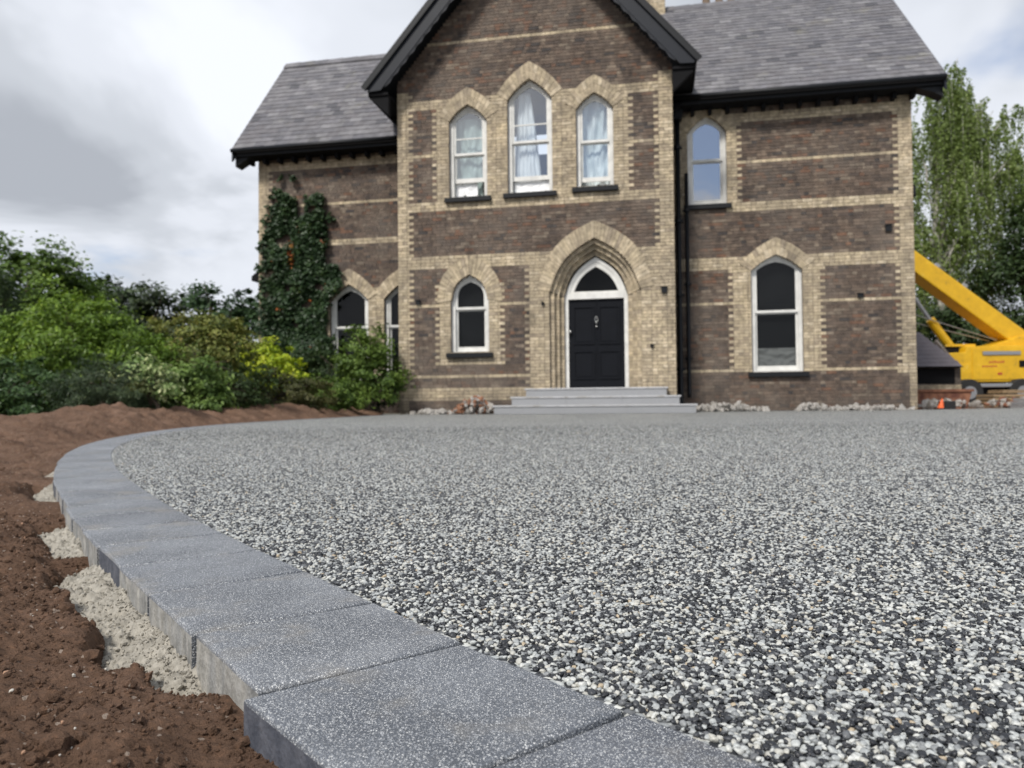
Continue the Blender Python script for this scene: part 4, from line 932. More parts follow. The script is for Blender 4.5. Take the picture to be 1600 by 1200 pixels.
# downpipes
def pipe(x, y, r, z0, z1, br=True, kick=None):
    pts = [(x, y, z1), (x, y, z0 + .12), (x, y - .03, z0 + .04)] if kick is None else kick
    b = MB(); b.tube(pts, r, 10); p = b.build('downpipe', M['black'], house, smooth=True)
    z = z0 + .9
    while z < z1 and br:
        q = MB(); q.tube([(x, y, z), (x, y, z + .07)], r * 1.35, 10); q.box(x - r * 1.9, x + r * 1.9, y + r * .8, y + r * 1.5, z + .01, z + .06); q.build('pipe_bracket', M['black'], p); z += 1.75
    return p
pipe(3.80, 1.24, .055, .05, 7.1); pipe(3.99, 1.25, .045, .3, 5.6)
b = MB(); b.prism([(3.66, 7.12), (3.70, 6.86), (3.90, 6.86), (3.94, 7.12)], 1.08, 1.32); b.build('rainwater_hopper', M['black'], house)
pipe(9.05, 1.6, .04, 4.8, 5.1, False)
# small fittings
for (x, z, y, sx_, sz_, nm) in ((-2.21, 2.60, 0, .10, .10, 'air_vent'), (3.43, 2.69, 0, .12, .13, 'air_vent'), (.73, 2.47, 0, .05, .06, 'wall_fitting'), (3.15, 1.46, 0, .06, .06, 'wall_fitting'), (8.42, 4.09, 1.35, .13, .14, 'wall_lamp'), (7.80, 2.59, 1.35, .12, .09, 'air_vent')):
    b = MB(); b.box(x - sx_ / 2, x + sx_ / 2, y - .05, y + .02, z - sz_ / 2, z + sz_ / 2); b.prism([(x - sx_ / 2 - .01, z + sz_ / 2), (x - sx_ / 2 - .01, z + sz_ / 2 + .015), (x + sx_ / 2 + .01, z + sz_ / 2 + .015), (x + sx_ / 2 + .01, z + sz_ / 2)], y - .07, y + .01); b.build(nm, M['black'], house)
# low lean-to at the left end of the house
b = MB(); b.raw([(-7.42, 1.7, 3.70), (-7.02, 1.7, 4.02), (-7.02, 4.5, 4.02), (-7.42, 4.5, 3.70), (-7.42, 1.7, 3.58), (-7.02, 1.7, 3.55), (-7.02, 4.5, 3.55), (-7.42, 4.5, 3.58)], BF); lt = b.build('lean_to_roof', M['soffit'], house)
b = MB(); b.box(-7.16, -7.04, 1.75, 1.87, 0, 3.56); b.build('lean_to_post', M['white'], lt)

# ------------------------------------------------------------------ rubble at the wall foot
def rubble(name, label, cx, cy, wx, wy, hh, n, m, seed, smin=.018, smax=.095):
    r = np.random.RandomState(seed); root = empty(name, label, 'rubble', (*hw(cx, cy), 0), -TH)
    V = []; F = []
    k = 0
    for i in range(n):
        x, y = r.normal(0, wx * .45), r.normal(0, wy * .4); z = max(0, hh * (1 - (abs(x) / wx) ** 1.5) * r.uniform(0, 1)); s_ = smin + (smax - smin) * r.uniform(0, 1) ** 2
        U = I0 * (1 + r.normal(0, .24, (len(I0), 1))) * np.array([s_ * r.uniform(.8, 1.4), s_, s_ * r.uniform(.4, .8)]); Q, _ = np.linalg.qr(r.normal(0, 1, (3, 3))); U = U @ Q.T + np.array([x, y, z + s_ * .3])
        mm = m[r.randint(len(m))]
        if k < 14: mkfast('rubble_piece', U, F0, mm, root); k += 1
        else: F.append((U, mm))
    for mm in set(m):
        G_ = [u for u, q in F if q is mm]
        if G_: o = mkfast('small_rubble', np.concatenate(G_), np.concatenate([F0 + j * len(I0) for j in range(len(G_))]), mm, root); o['kind'] = 'stuff'
rubble('rubble_heap', 'heap of broken mortar and orange brick left of the steps', -.75, -.45, .55, .3, .34, 420, [M['rubble'], M['rubble'], M['rubble_brick']], 1)
rubble('rubble_heap', 'low scatter of pale mortar lumps under the narrow pointed window', -1.75, -.4, .5, .2, .05, 160, [M['rubble']], 2)
rubble('rubble_heap', 'heap of pale broken mortar right of the steps', 4.75, .75, .85, .3, .12, 420, [M['rubble']], 3)
rubble('rubble_heap', 'few pale lumps at the wall foot below the large window', 6.6, .9, .35, .2, .11, 80, [M['rubble']], 4)
rubble('rubble_heap', 'scatter of pale lumps between large window and house corner', 7.7, .85, .95, .25, .05, 170, [M['rubble']], 5)
b = MB(); b.prism([(-1.22, .02), (-.75, .42), (-.62, .36), (-.95, .02)], -.55, -.35); o = b.build('broken_slab', M['rubble_brick'], bevel=.01); o.location = (*HP0, 0); o.rotation_euler = (0, 0, -TH); tag(o, 'orange brown broken slab leaning on the rubble left of the steps', 'slab')
# ------------------------------------------------------------------ vegetation
def leaves(P, size, up=.5, outw=None, aspect=.55, r=rs, bend=True, colf=None):
    """one small folded leaf (two triangles) at every point of P"""
    n = len(P); D = r.normal(0, 1, (n, 3)); D /= np.linalg.norm(D, axis=1, keepdims=True); Nn = r.normal(0, 1, (n, 3)); Nn[:, 2] = np.abs(Nn[:, 2]) + up
    if outw is not None: Nn += outw * 1.2
    Nn /= np.linalg.norm(Nn, axis=1, keepdims=True); D = D - Nn * np.sum(D * Nn, 1, keepdims=True); D /= np.linalg.norm(D, axis=1, keepdims=True) + 1e-9
    S_ = np.cross(Nn, D); L_ = (size * r.uniform(.65, 1.3, n))[:, None]; W_ = L_ * aspect
    a = P - D * L_ * .5; c = P + D * L_ * .5; b = P + S_ * W_ * .5 + Nn * L_ * .08; d = P - S_ * W_ * .5 + Nn * L_ * .08
    V = np.stack([a, b, c, d], 1).reshape(-1, 3); i = np.arange(n)[:, None] * 4
    F = np.concatenate([i + np.array([0, 1, 2]), i + np.array([0, 2, 3])], 1).reshape(-1, 3)
    col = np.clip(r.normal(.5, .2, n) if colf is None else colf, 0, .999); return V, F, np.repeat(col, 2)
def crown_points(lobes, n, r, shell=.35, clump=.0, nclump=0):
    """points in the outer shells of several ellipsoid lobes, gathered in clumps"""
    w_ = np.array([l[3] * l[4] + l[3] * l[5] for l in lobes]); w_ = w_ / w_.sum(); P = []; O = []
    for l, q in zip(lobes, w_):
        m = int(n * q) + 1; nc = max(6, int(nclump * q)) if nclump else m
        u = r.normal(0, 1, (nc, 3)); u /= np.linalg.norm(u, axis=1, keepdims=True); rad = 1 - shell * r.uniform(0, 1, nc) ** 1.5
        bump_ = 1 + .22 * pn(u[:, 0] * 2.5 + l[0], u[:, 2] * 2.5 + l[2] + u[:, 1], 5) + .10 * r.normal(0, 1, nc)
        c = u * (rad * bump_)[:, None] * np.array(l[3:6]) + np.array(l[:3])
        if nclump:
            idx = r.randint(0, nc, m); off = r.normal(0, 1, (m, 3)) * clump * np.array([1, 1, .55]) * r.uniform(.4, 1.3, nc)[idx][:, None]; P.append(c[idx] + off); O.append(u[idx])
        else: P.append(c); O.append(u)
    return np.concatenate(P), np.concatenate(O)
def plant(name, label, cat, lobes, n, size, lm, trunk=None, seed=0, clump=.12, nclump=None, shell=.45, bark='bark', group=None, up=.5, aspect=.55, zmin=.0, tr=.12, droop=0, hue=None):
    r = np.random.RandomState(seed); P, O = crown_points(lobes, n, r, shell, clump, nclump or max(30, n // 55)); k = P[:, 2] > zmin; P, O = P[k], O[k]
    cx = np.mean([l[0] for l in lobes]); cy = np.mean([l[1] for l in lobes])
    root = empty(name, label, cat, (cx, cy, 0), group=group); root.location = (0, 0, 0)
    base = Vector((cx, cy, 0)); root.location = base
    cc = r.uniform(-.22, .22, 4000); g_ = (np.floor(P[:, 0] / (clump * 4 + .05)) * 17 + np.floor(P[:, 1] / (clump * 4 + .05)) * 31 + np.floor(P[:, 2] / (clump * 3 + .05)) * 7).astype(int) % 4000
    V, F, c = leaves(P - np.array(base), size, up, O, aspect, r, colf=.5 + cc[g_] + r.normal(0, .14, len(P)) if hue is None else hue(P, r))
    mkfast('foliage', V, F, lm, root, attrs={'rnd': c})
    b = MB(); t_ = []
    zt_ = trunk or min(l[2] for l in lobes)
    b.tube([(0, 0, -.1), (r.uniform(-.1, .1), 0, zt_ * .5), (r.uniform(-.15, .15), 0, zt_)], [tr * 1.2, tr, tr * .75], 8)
    for l in lobes:
        for q in range(3):
            u = r.normal(0, 1, 3); u[2] = abs(u[2]); u /= np.linalg.norm(u); e = (Vector(l[:3]) - base) + Vector(u * np.array(l[3:6]) * .8)
            s_ = Vector((0, 0, zt_ * r.uniform(.5, 1))); m_ = s_.lerp(e, .5) + Vector((0, 0, .15 * (e - s_).length)); b.tube([s_, m_, e], [tr * .5, tr * .32, tr * .08], 6)
    b.build('trunk', M[bark], root, smooth=True)
    return root
G_ = lambda *c: [(i / (len(c) - 1), x) for i, x in enumerate(c)]
L_rhodo = leafmat('rhododendron_leaf', G_((0.054, 0.090, 0.016), (0.100, 0.174, 0.022), (0.181, 0.290, 0.032), (0.308, 0.406, 0.051)), .42)
L_blue = leafmat('blue_green_leaf', G_((0.027, 0.046, 0.024), (0.045, 0.072, 0.036), (0.075, 0.110, 0.051), (0.119, 0.151, 0.068)))
L_cream = leafmat('variegated_leaf', G_((0.058, 0.110, 0.031), (0.185, 0.286, 0.084), (0.485, 0.550, 0.251), (0.716, 0.715, 0.418)))
L_olive = leafmat('olive_leaf', G_((0.064, 0.087, 0.021), (0.128, 0.160, 0.035), (0.239, 0.261, 0.058), (0.351, 0.290, 0.093)))
L_yel = leafmat('yellow_green_leaf', G_((0.145, 0.230, 0.014), (0.290, 0.391, 0.018), (0.459, 0.529, 0.028), (0.604, 0.621, 0.055)))
L_brown = leafmat('bronze_green_leaf', G_((0.041, 0.048, 0.017), (0.069, 0.078, 0.024), (0.107, 0.108, 0.034), (0.149, 0.128, 0.048)))
L_dark = leafmat('dark_evergreen_leaf', G_((0.021, 0.038, 0.013), (0.033, 0.059, 0.018), (0.050, 0.084, 0.024), (0.074, 0.115, 0.032)))
L_mid = leafmat('mid_green_leaf', G_((0.050, 0.090, 0.019), (0.081, 0.143, 0.025), (0.135, 0.210, 0.036), (0.198, 0.285, 0.053)))
L_ivy = leafmat('ivy_leaf', [(0, (0.024, 0.046, 0.019)), (.4, (0.039, 0.074, 0.030)), (.72, (0.067, 0.115, 0.038)), (.80, (0.104, 0.135, 0.032)), (.84, (0.297, 0.095, 0.032)), (.92, (0.416, 0.121, 0.038)), (1, (0.386, 0.324, 0.065))], .45)
L_birch = leafmat('birch_leaf', G_((.12, .17, .045), (.19, .26, .07), (.27, .35, .11), (.36, .43, .16)), trans=.35)
L_ivyish = leafmat('glossy_green_leaf', G_((.028, .052, .02), (.045, .085, .028), (.07, .13, .04), (.12, .20, .06)), .35)
# shrub bed at the left
plant('rhododendron', 'large rounded bright green rhododendron, the tallest of the left shrubs', 'shrub', [(-7.35, 12.9, 1.22, 1.15, 1.1, .95), (-6.45, 12.9, .80, .85, .9, .72), (-8.4, 13.2, .95, 1., 1., .8)], 42000, .085, L_rhodo, seed=1, clump=.12, nclump=640, shell=.42, aspect=.38)
plant('shrub', 'dark blue-green feathery shrub at the front of the left bed', 'shrub', [(-5.35, 10.4, .42, .72, .6, .50), (-5.75, 10.6, .35, .6, .5, .45)], 15000, .06, L_blue, seed=2, clump=.07, nclump=260, aspect=.25, tr=.05)
plant('shrub', 'glossy dark green shrub at the left edge of the photo', 'shrub', [(-6.9, 10.9, .45, .7, .6, .48), (-7.6, 10.8, .5, .6, .6, .5), (-6.7, 10.2, .15, .5, .4, .3)], 14000, .062, L_ivyish, seed=3, clump=.07, nclump=260, tr=.05)
plant('variegated_shrub', 'cream and pale green variegated shrub beside the dark blue-green one', 'shrub', [(-4.98, 10.3, .66, .34, .3, .24), (-4.75, 10.4, .50, .25, .25, .16)], 2000, .065, L_cream, seed=4, clump=.06, nclump=60, tr=.03)
plant('shrub', 'tall olive green shrub with bronze tips between the rhododendron and the ivy', 'shrub', [(-5.75, 13.9, 1.15, .75, .7, .75), (-5.2, 14.0, 1.35, .5, .5, .5)], 13000, .07, L_olive, seed=5, clump=.09, nclump=240, tr=.06)
plant('shrub', 'loose yellowish green shrub with a dark gap on its left', 'shrub', [(-5.05, 12.2, .66, .48, .45, .36), (-4.8, 12.1, .26, .36, .35, .22)], 5500, .075, leafmat('light_green_leaf', G_((.05, .09, .02), (.10, .17, .035), (.18, .27, .06), (.30, .38, .10))), seed=6, clump=.08, nclump=120, tr=.05)
plant('golden_shrub', 'bright yellow-green rounded shrub below the ivy', 'shrub', [(-5.2, 16.0, 1.05, .72, .6, .48), (-4.85, 15.9, .85, .5, .5, .40)], 9000, .08, L_yel, seed=7, clump=.09, nclump=170, shell=.3, tr=.05)
plant('shrub', 'dark bronze-green spreading shrub under the golden one', 'shrub', [(-4.55, 14.9, .42, .75, .55, .50), (-3.95, 15.0, .38, .45, .45, .40), (-5.4, 14.6, .38, .6, .5, .42)], 16000, .055, L_brown, seed=8, clump=.07, nclump=280, tr=.05)
plant('shrub', 'leafy mid green shrub in front of the left ground-floor window', 'shrub', [(-3.35, 17.4, 1.40, .60, .5, .62), (-3.15, 17.5, .9, .75, .5, .7)], 8000, .085, L_mid, seed=9, clump=.10, nclump=140, tr=.05)
plant('shrub', 'low glossy green shrub behind the earth mound at the house corner', 'shrub', [(-4.0, 16.1, .45, .55, .4, .38), (-3.55, 16.3, .40, .4, .35, .34)], 6000, .07, L_mid, seed=10, clump=.08, nclump=110, tr=.04)
plant('shrub', 'very dark evergreen shrub in the corner beside the gable', 'shrub', [(-3.35, 18.2, .75, .75, .5, .8), (-4.6, 18.4, .8, .8, .4, .8)], 12000, .07, L_dark, seed=11, clump=.09, nclump=220, tr=.05)
plant('shrub', 'dark green shrub filling the gap below the olive one', 'shrub', [(-5.9, 12.0, .40, .6, .5, .45), (-5.0, 13.4, .45, .8, .5, .5)], 10000, .065, L_dark, seed=12, clump=.08, nclump=200, tr=.04)
plant('shrub', 'dark green bush behind the golden shrub at the wall foot', 'shrub', [(-6.6, 17.0, .85, 1.2, .8, .9), (-7.9, 16.5, 1.0, 1.1, .8, 1.)], 12000, .09, L_mid, seed=13, clump=.11, nclump=220, tr=.06)
b = MB(); r5 = np.random.RandomState(5)
for k in range(22):
    a = r5.uniform(0, 6.28); p = Vector((-5.35 + r5.normal(0, .12), 12.5 + r5.normal(0, .1), .78 + r5.uniform(-.25, .1))); q = p + Vector((math.cos(a) * .5, math.sin(a) * .25, r5.uniform(-.12, .14))); b.tube([p, (p + q) / 2 + Vector((0, 0, .05)), q], [.014, .009, .003], 5)
o = b.build('dead_branches', M['bark'], smooth=True); tag(o, 'tangle of bare grey-brown twigs between the rhododendron and the olive shrub', 'dead branches')
# trees behind the left bed
plant('tree', 'big bright green broadleaf tree at the far left', 'tree', [(-16.2, 26, 3.9, 2.0, 2., 1.9), (-18.6, 26, 4.1, 2.2, 2., 2.0), (-14.9, 26, 3.0, 1.2, 1.3, 1.5), (-17.2, 25.5, 2.2, 2.6, 2., 1.6)], 34000, .19, L_mid, seed=21, clump=.26, nclump=420, tr=.25)
plant('conifer', 'very dark dense conifer at the left edge below the big tree', 'tree', [(-13.2, 19.4, 1.5, 1.25, 1.2, 1.6), (-13.3, 19.4, 2.7, .95, 1., 1.05)], 22000, .10, L_dark, seed=22, clump=.12, nclump=420, tr=.15, aspect=.3)
plant('tree', 'dark green tree with a low dome left of the pair on the skyline', 'tree', [(-17.9, 34, 4.0, 1.9, 1.8, 2.0), (-19.2, 34.5, 3.2, 1.4, 1.5, 1.6), (-16.7, 33.8, 3.1, 1.3, 1.4, 1.7)], 20000, .22, L_dark, seed=23, clump=.28, nclump=260, tr=.25)
plant('tree', 'dark olive tree right of the pair on the skyline', 'tree', [(-14.8, 32, 3.6, 1.4, 1.5, 1.7), (-15.6, 32.4, 2.6, 1.6, 1.5, 1.6)], 15000, .20, leafmat('dull_green_leaf', G_((.022, .036, .016), (.035, .056, .022), (.055, .08, .03), (.075, .10, .04))), seed=24, clump=.26, nclump=200, tr=.2)
plant('tree', 'loose green tree with pointed shoots next to the lean-to', 'tree', [(-9.0, 24, 2.2, 1.1, 1.1, 1.7), (-8.2, 24.2, 2.4, .8, .8, 1.5), (-9.55, 24, 3.4, .45, .5, .95), (-8.9, 24, 1.2, 1.8, 1.2, 1.2)], 20000, .14, leafmat('fresh_dark_leaf', G_((.024, .055, .024), (.04, .085, .032), (.065, .12, .045), (.09, .16, .06))), seed=25, clump=.17, nclump=300, shell=.6, tr=.12)
plant('tree', 'pale green sapling top just left of the house corner', 'tree', [(-8.2, 28.5, 3.6, .6, .6, 1.3), (-8.9, 28.2, 2.8, .9, .8, 1.3)], 3000, .15, L_mid, seed=26, clump=.2, nclump=70, shell=.8, tr=.08)
plant('hedge', 'long dark hedge closing the garden behind the left shrubs', 'hedge', [(-21, 37, 1.6, 4, 1., 1.6), (-14, 36, 1.5, 4, 1., 1.6), (-9, 30, 1.1, 3, 1., 1.3), (-11.5, 22, .9, 2, .8, 1.1)], 26000, .22, L_dark, seed=27, clump=.25, nclump=400, tr=.1)
# ivy on the left wing
r = np.random.RandomState(77); V0 = []
def inside(s, z):
    L0 = np.interp(z, [0, 1.4, 2.7, 4., 5., 5.7, 6.1], [-7.0, -6.95, -6.93, -6.9, -6.82, -6.6, -6.4]); R0 = np.interp(z, [0, 1.4, 2.1, 2.9, 3.5, 3.75, 3.9, 4.6, 5.2, 5.7, 6.1], [-4.75, -4.85, -5.0, -5.0, -4.55, -4.5, -5.1, -5.1, -4.95, -5.3, -5.7])
    notch = (s > -5.90) & (s < -5.66) & (z > 5.15 + .5 * pn(s * 6, z, 3))
    j = .26 * pn(s * 3.3, z * 3.3, 9) + .14 * pn(s * 9, z * 9, 10)
    top = np.where(s < -5.9, 6.15, 5.6) + j * 2
    return (s > L0 + j) & (s < R0 + j) & (z < top) & ~notch & (pn(s * 2.3 + 4, z * 2.3, 19) * 1.35 + .60 - np.clip((z - 4.6) * .45, 0, 1) > 0)
s_ = r.uniform(-7.1, -4.3, 60000); z_ = r.uniform(0, 6.4, 60000); k = inside(s_, z_); s_, z_ = s_[k][:17000], z_[k][:17000]
thick = .10 + .26 * np.clip(pn(s_ * 1.6, z_ * 1.6, 15) + .5, 0, 1) * np.clip(1.25 - z_ / 6.5, .2, 1); yy = 1.33 - thick * r.uniform(0, 1, len(s_)) ** .6
P = np.stack([s_, yy, z_], 1); O = np.tile(np.array([[0, -1., .25]]), (len(P), 1)); red = (np.exp(-((s_ + 6.02 + .05 * (z_ - 4)) / .10) ** 2 - ((z_ - 4.2) / .55) ** 2) + .7 * np.exp(-((s_ + 5.15) / .12) ** 2 - ((z_ - 4.45) / .2) ** 2) + .6 * np.exp(-((s_ + 6.3) / .2) ** 2 - ((z_ - 2.7) / .15) ** 2)) * r.uniform(.3, 1.2, len(P)) > .55
c_ = np.where(red, r.uniform(.83, .98, len(P)), np.clip(.35 + .3 * pn(s_ * 3, z_ * 3, 13) + r.normal(0, .13, len(P)), 0, .79)); c_ = np.where(r.uniform(0, 1, len(P)) < .002, .88, c_)
ivy = empty('ivy', 'dark green ivy climbing the left wing wall with a few red leaves', 'climbing plant', (*HP0, 0), -TH)
V, F, c = leaves(P, .10, .2, O, .8, r, colf=c_); mkfast('foliage', V, F, L_ivy, ivy, attrs={'rnd': c})
b = MB()
for k in range(9):
    x = r.uniform(-6.8, -5.0); pts = [(x, 1.31, -.1)]
    for q in range(9): x += r.normal(0, .12); pts.append((max(-6.85, min(-5.1, x)), 1.31, .62 * (q + 1)))
    b.tube(pts, [.03 * (1 - i / 12) for i in range(10)], 6)
b.build('stem', M['bark'], ivy, smooth=True)

# weeping birch
def birch(name, label, bx, by, h_, limbs, seed, nstr, leaf=.12):
    r = np.random.RandomState(seed); root = empty(name, label, 'tree', (bx, by, 0)); b = MB()
    T = [Vector((0, 0, -.1)), Vector((.1, 0, h_ * .3)), Vector((-.05, .1, h_ * .6)), Vector((.15, 0, h_ * .96))]; b.tube(T, [.26, .2, .12, .03], 10)
    b.build('trunk', M['birch_bark'], root, smooth=True); tips = []; lb = MB()
    for (z0, dx_, dy_, dz_) in limbs:
        p = Vector((.1 * math.sin(z0), 0, z0)); e = p + Vector((dx_, dy_, dz_)); pts = [p.lerp(e, t) + Vector((0, 0, .35 * math.sin(math.pi * t) * abs(dx_ + dy_) ** .5)) + Vector(r.normal(0, .06, 3)) for t in np.linspace(0, 1, 7)]
        lb.tube(pts, [.07, .06, .05, .04, .03, .02, .012], 6)
        for q in range(int(nstr * (1 + .16 * max(0, dx_)))): t = r.uniform(.2, 1) ** .7 * 5.99; i = int(t); tips.append(pts[i].lerp(pts[i + 1], t - i) + Vector(r.normal(0, .22, 3)))
    PP = []
    for tp in tips:
        n = 3; L_ = r.uniform(.6, 1) ** 2 * 3.9; a = r.uniform(0, 6.28); sx__, sy__ = math.cos(a) * r.uniform(.05, .55), math.sin(a) * r.uniform(.05, .55); m = int(L_ / .022)
        t = r.uniform(0, 1, m) ** .9; w__ = .035 + .06 * t; PP.append(np.stack([tp.x + sx__ * np.sin(t * 1.9) + r.normal(0, 1, m) * w__, tp.y + sy__ * np.sin(t * 1.9) + r.normal(0, 1, m) * w__, tp.z + .18 * np.sin(t * 3.1) - L_ * t ** 1.35], 1))
        if r.uniform() < .5: lb.tube([tp, tp + Vector((sx__ * .7, sy__ * .7, -.1)), tp + Vector((sx__, sy__, -L_ * .8))], [.010, .007, .003], 4, cap=False)
    lb.build('branch', M['birch_bark'], root, smooth=True); PP = np.concatenate(PP)
    cc = np.clip(.5 + .25 * pn(PP[:, 0] * .9, PP[:, 2] * .7, 3) + r.normal(0, .15, len(PP)), 0, .99); V, F, c = leaves(PP, leaf, .1, None, .6, r, colf=cc); mkfast('foliage', V, F, L_birch, root, attrs={'rnd': c}); print('birch leaves', len(PP))
rb = np.random.RandomState(3)
def mklimbs(n, z0, z1, reach, r, xb=0):
    o = []
    for i in range(n):
        z = z0 + (z1 - z0) * (i + r.uniform(0, 1)) / n; a = r.uniform(0, 6.28); k = reach * (1.15 - (z - z0) / (z1 - z0) * .8); o.append((z, math.cos(a) * k + xb, math.sin(a) * k * .8, k * r.uniform(.25, .7)))
    return o
birch('weeping_birch', 'tall weeping birch with a pale trunk and hanging branches just right of the house', 17.9, 32, 12.6,
      [(9, .9, 0, 5.6), (8, 1.6, .3, 5.6), (9, -.2, .2, 4.9), (7, -1.1, 0, 4.8), (10, .4, -.4, 3.9), (10, 1.3, .3, 3.2), (6, 3.3, 0, 6.6), (6.5, 2.7, .4, 6.0), (5, 4.1, -.3, 6.4), (5.5, 4.0, 0, 5.2), (6, 2.2, .5, 6.6), (4.5, 4.4, .2, 4.6), (4, 1.5, .3, 3.4), (4, -1, -.3, 3.2), (5, .8, .5, 3.5), (3.5, 3.2, 0, 3.2), (3.2, 1.8, -.4, 1.8), (7.5, .7, -.5, 2.7), (6, -.9, .4, 2.4), (8.5, 2.1, .2, 4.3)], 4, 25, .12)
plant('tree', 'broad dark green tree behind the crane at the right edge', 'tree', [(21.6, 30.4, 6.3, 1.8, 1.4, 2.7), (20.0, 30.4, 4.1, 1.8, 1.3, 2.1), (18.1, 30.6, 2.7, 1.6, 1.0, 1.6), (23.6, 30.4, 5.6, 2.4, 1.5, 4.0)], 40000, .17, L_dark, seed=31, clump=.30, nclump=520, tr=.35)
plant('tree', 'mid green tree low behind the birch trunk', 'tree', [(18.4, 38, 4.0, 2.3, 1.6, 2.2), (20.3, 38.5, 3.2, 2.2, 1.6, 2.4)], 16000, .2, leafmat('deep_green_leaf', G_((.022, .042, .018), (.036, .066, .026), (.06, .10, .036), (.085, .13, .05))), seed=32, clump=.26, nclump=230, tr=.2)
plant('hedge', 'dark hedge behind the yellow crane', 'hedge', [(20, 41, 1.6, 4, 1., 1.9), (26, 41, 1.8, 4, 1., 2.2), (32, 41, 2.2, 4, 1.2, 2.6)], 24000, .22, L_dark, seed=33, clump=.26, nclump=330, tr=.1)

# ------------------------------------------------------------------ right-hand yard: outbuilding, crane, materials
hut = empty('outbuilding', 'low brick outbuilding with a slate roof behind the right corner of the house', 'shed', (11.4, 24.2, 0))
b = MB(); b.box(0, 2.9, .25, 2.8, -.1, 1.25); b.raw([(2.88, .25, 1.25), (2.88, 2.8, 1.25), (2.88, 1.5, 2.2), (2.8, .25, 1.25), (2.8, 2.8, 1.25), (2.8, 1.5, 2.2)], [(0, 1, 2), (5, 4, 3), (0, 2, 5, 3), (1, 4, 5, 2)]); hw_ = b.build('wall', M['mortar'], hut)
b = MB()
for k in range(16):
    x = 0 - (.11 if k % 2 else 0)
    while x < 2.9:
        a, e = max(0, x) + .005, min(2.9, x + .225) - .005; x += .225
        if e - a > .03 and not (k > 8): b.box(a, e, .23, .26, k * .075, k * .075 + .065, a=rs.uniform())
q = b.build('brickwork', M['brick_buff'], hw_, attr='rnd'); q['kind'] = 'stuff'
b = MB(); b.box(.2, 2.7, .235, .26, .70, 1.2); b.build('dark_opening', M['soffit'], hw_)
b = MB(); b.raw([(-.1, 0, 1.22), (2.85, 0, 1.22), (2.25, 1.5, 2.45), (-.1, 1.5, 2.45), (2.85, 3., 1.22), (-.1, 3., 1.22)], [(0, 1, 2, 3), (1, 4, 2), (3, 2, 4, 5), (0, 5, 4, 1)]); hr = b.build('roof', M['soffit'], hut)
b = MB()
for k in range(9):
    f0, f1 = k / 9, min(1, (k + 1.6) / 9); x = -.1 + (k % 2) * -.15
    xe = 2.85 - .6 * (f0 + f1) / 2
    while x < xe:
        a, e = max(-.1, x) + .003, min(x + .3, xe); x += .3
        if e - a > .05: b.raw([(a, 1.5 * f0, 1.22 + 1.23 * f0 + .03), (e, 1.5 * f0, 1.22 + 1.23 * f0 + .03), (e, 1.5 * f1, 1.22 + 1.23 * f1 + .008), (a, 1.5 * f1, 1.22 + 1.23 * f1 + .008)], [(0, 1, 2, 3)], a=rs.uniform())
q = b.build('slates', mat('brown_grey_slate', (.13, .115, .125), .8, fn=f_paint), hr, attr='rnd'); q['kind'] = 'stuff'

CY = 27.0
cr = empty('mobile_crane', 'yellow mobile crane with its telescopic boom raised towards the house', 'crane', (17., CY, 0))
def cb(name, m, parent=cr, bevel=0, **k): b = MB(); return b
b = MB(); b.prism([(-2.45, .78), (-2.45, 1.42), (-2.15, 1.78), (-1.55, 1.80), (-1.50, 2.0), (1.2, 2.02), (4.4, 2.02), (4.4, .78)], -.9, .9); body = b.build('superstructure', M['yellow'], cr, bevel=.03)
for x0, x1, z0, z1 in ((-2.35, -1.42, .86, 1.40), (-1.34, .55, .86, 1.92), (.63, 1.6, .86, 1.92), (1.7, 3.2, .86, 1.92)):
    q = MB(); q.box(x0, x1, -.925, -.898, z0, z1); q.build('body_panel', M['yellow'], body, bevel=.01)
q = MB(); q.box(-1.0, .28, -.96, -.926, 1.70, 1.82); q.build('grab_rail', M['steel'], body)
q = MB(); q.box(.24, .44, -.95, -.926, 1.28, 1.50); q.build('vent_grille', M['soffit'], body)
q = MB()
for i in range(7): q.box(-1.02 + i * .075, -.97 + i * .075, -.931, -.926, 1.28 + .01 * (i % 2), 1.34)
for i in range(6): q.box(-.78 + i * .09, -.72 + i * .09, -.931, -.926, 1.42, 1.48 + .01 * (i % 3))
q.build('faded_lettering', M['red'], body)
q = MB(); q.box(-.5, -.35, -.94, -.926, 1.02, 1.1); q.build('badge', M['red'], body)
b = MB(); b.box(-2.5, 4.6, -1.15, 1.15, .60, .72); b.build('carrier_deck', M['steel'], cr, bevel=.02)
b = MB(); b.box(-2.3, 4.4, -.95, .95, .30, .60); b.build('carrier_frame', M['soffit'], cr)
for x in (-1.6, .2, 2.2, 3.6):
    for y in (-1.0, 1.0):
        b = MB(); b.tube([(x, y - .18, .42), (x, y + .18, .42)], .46, 20); wh = b.build('wheel', M['rubber'], cr, bevel=.03); b = MB(); b.tube([(x, y - .2, .42), (x, y + .2, .42)], .22, 14); b.build('rim', M['steel'], wh)
H0 = Vector((1.15, 0, 1.95)); dirb = Vector((-4.0, 0, 3.02)).normalized()
b = MB(); b.beam(H0 - dirb * .6, H0 + dirb * 8.5, .62, .74, up=(0, 1, 0)); bo = b.build('boom', M['yellow'], cr, bevel=.05)
b = MB(); b.beam(H0 + dirb * 8.4, H0 + dirb * 13, .48, .56, up=(0, 1, 0)); b.build('boom_section', M['yellow'], bo, bevel=.03)
nb = Vector((-dirb.z, 0, dirb.x)); nb = nb if nb.z > 0 else -nb
for l in (3.0, 4.2): b = MB(); b.beam(H0 + dirb * l + nb * .40, H0 + dirb * (l + .16) + nb * .40, .3, .14, up=(0, 1, 0)); b.build('boom_bracket', M['steel'], bo)
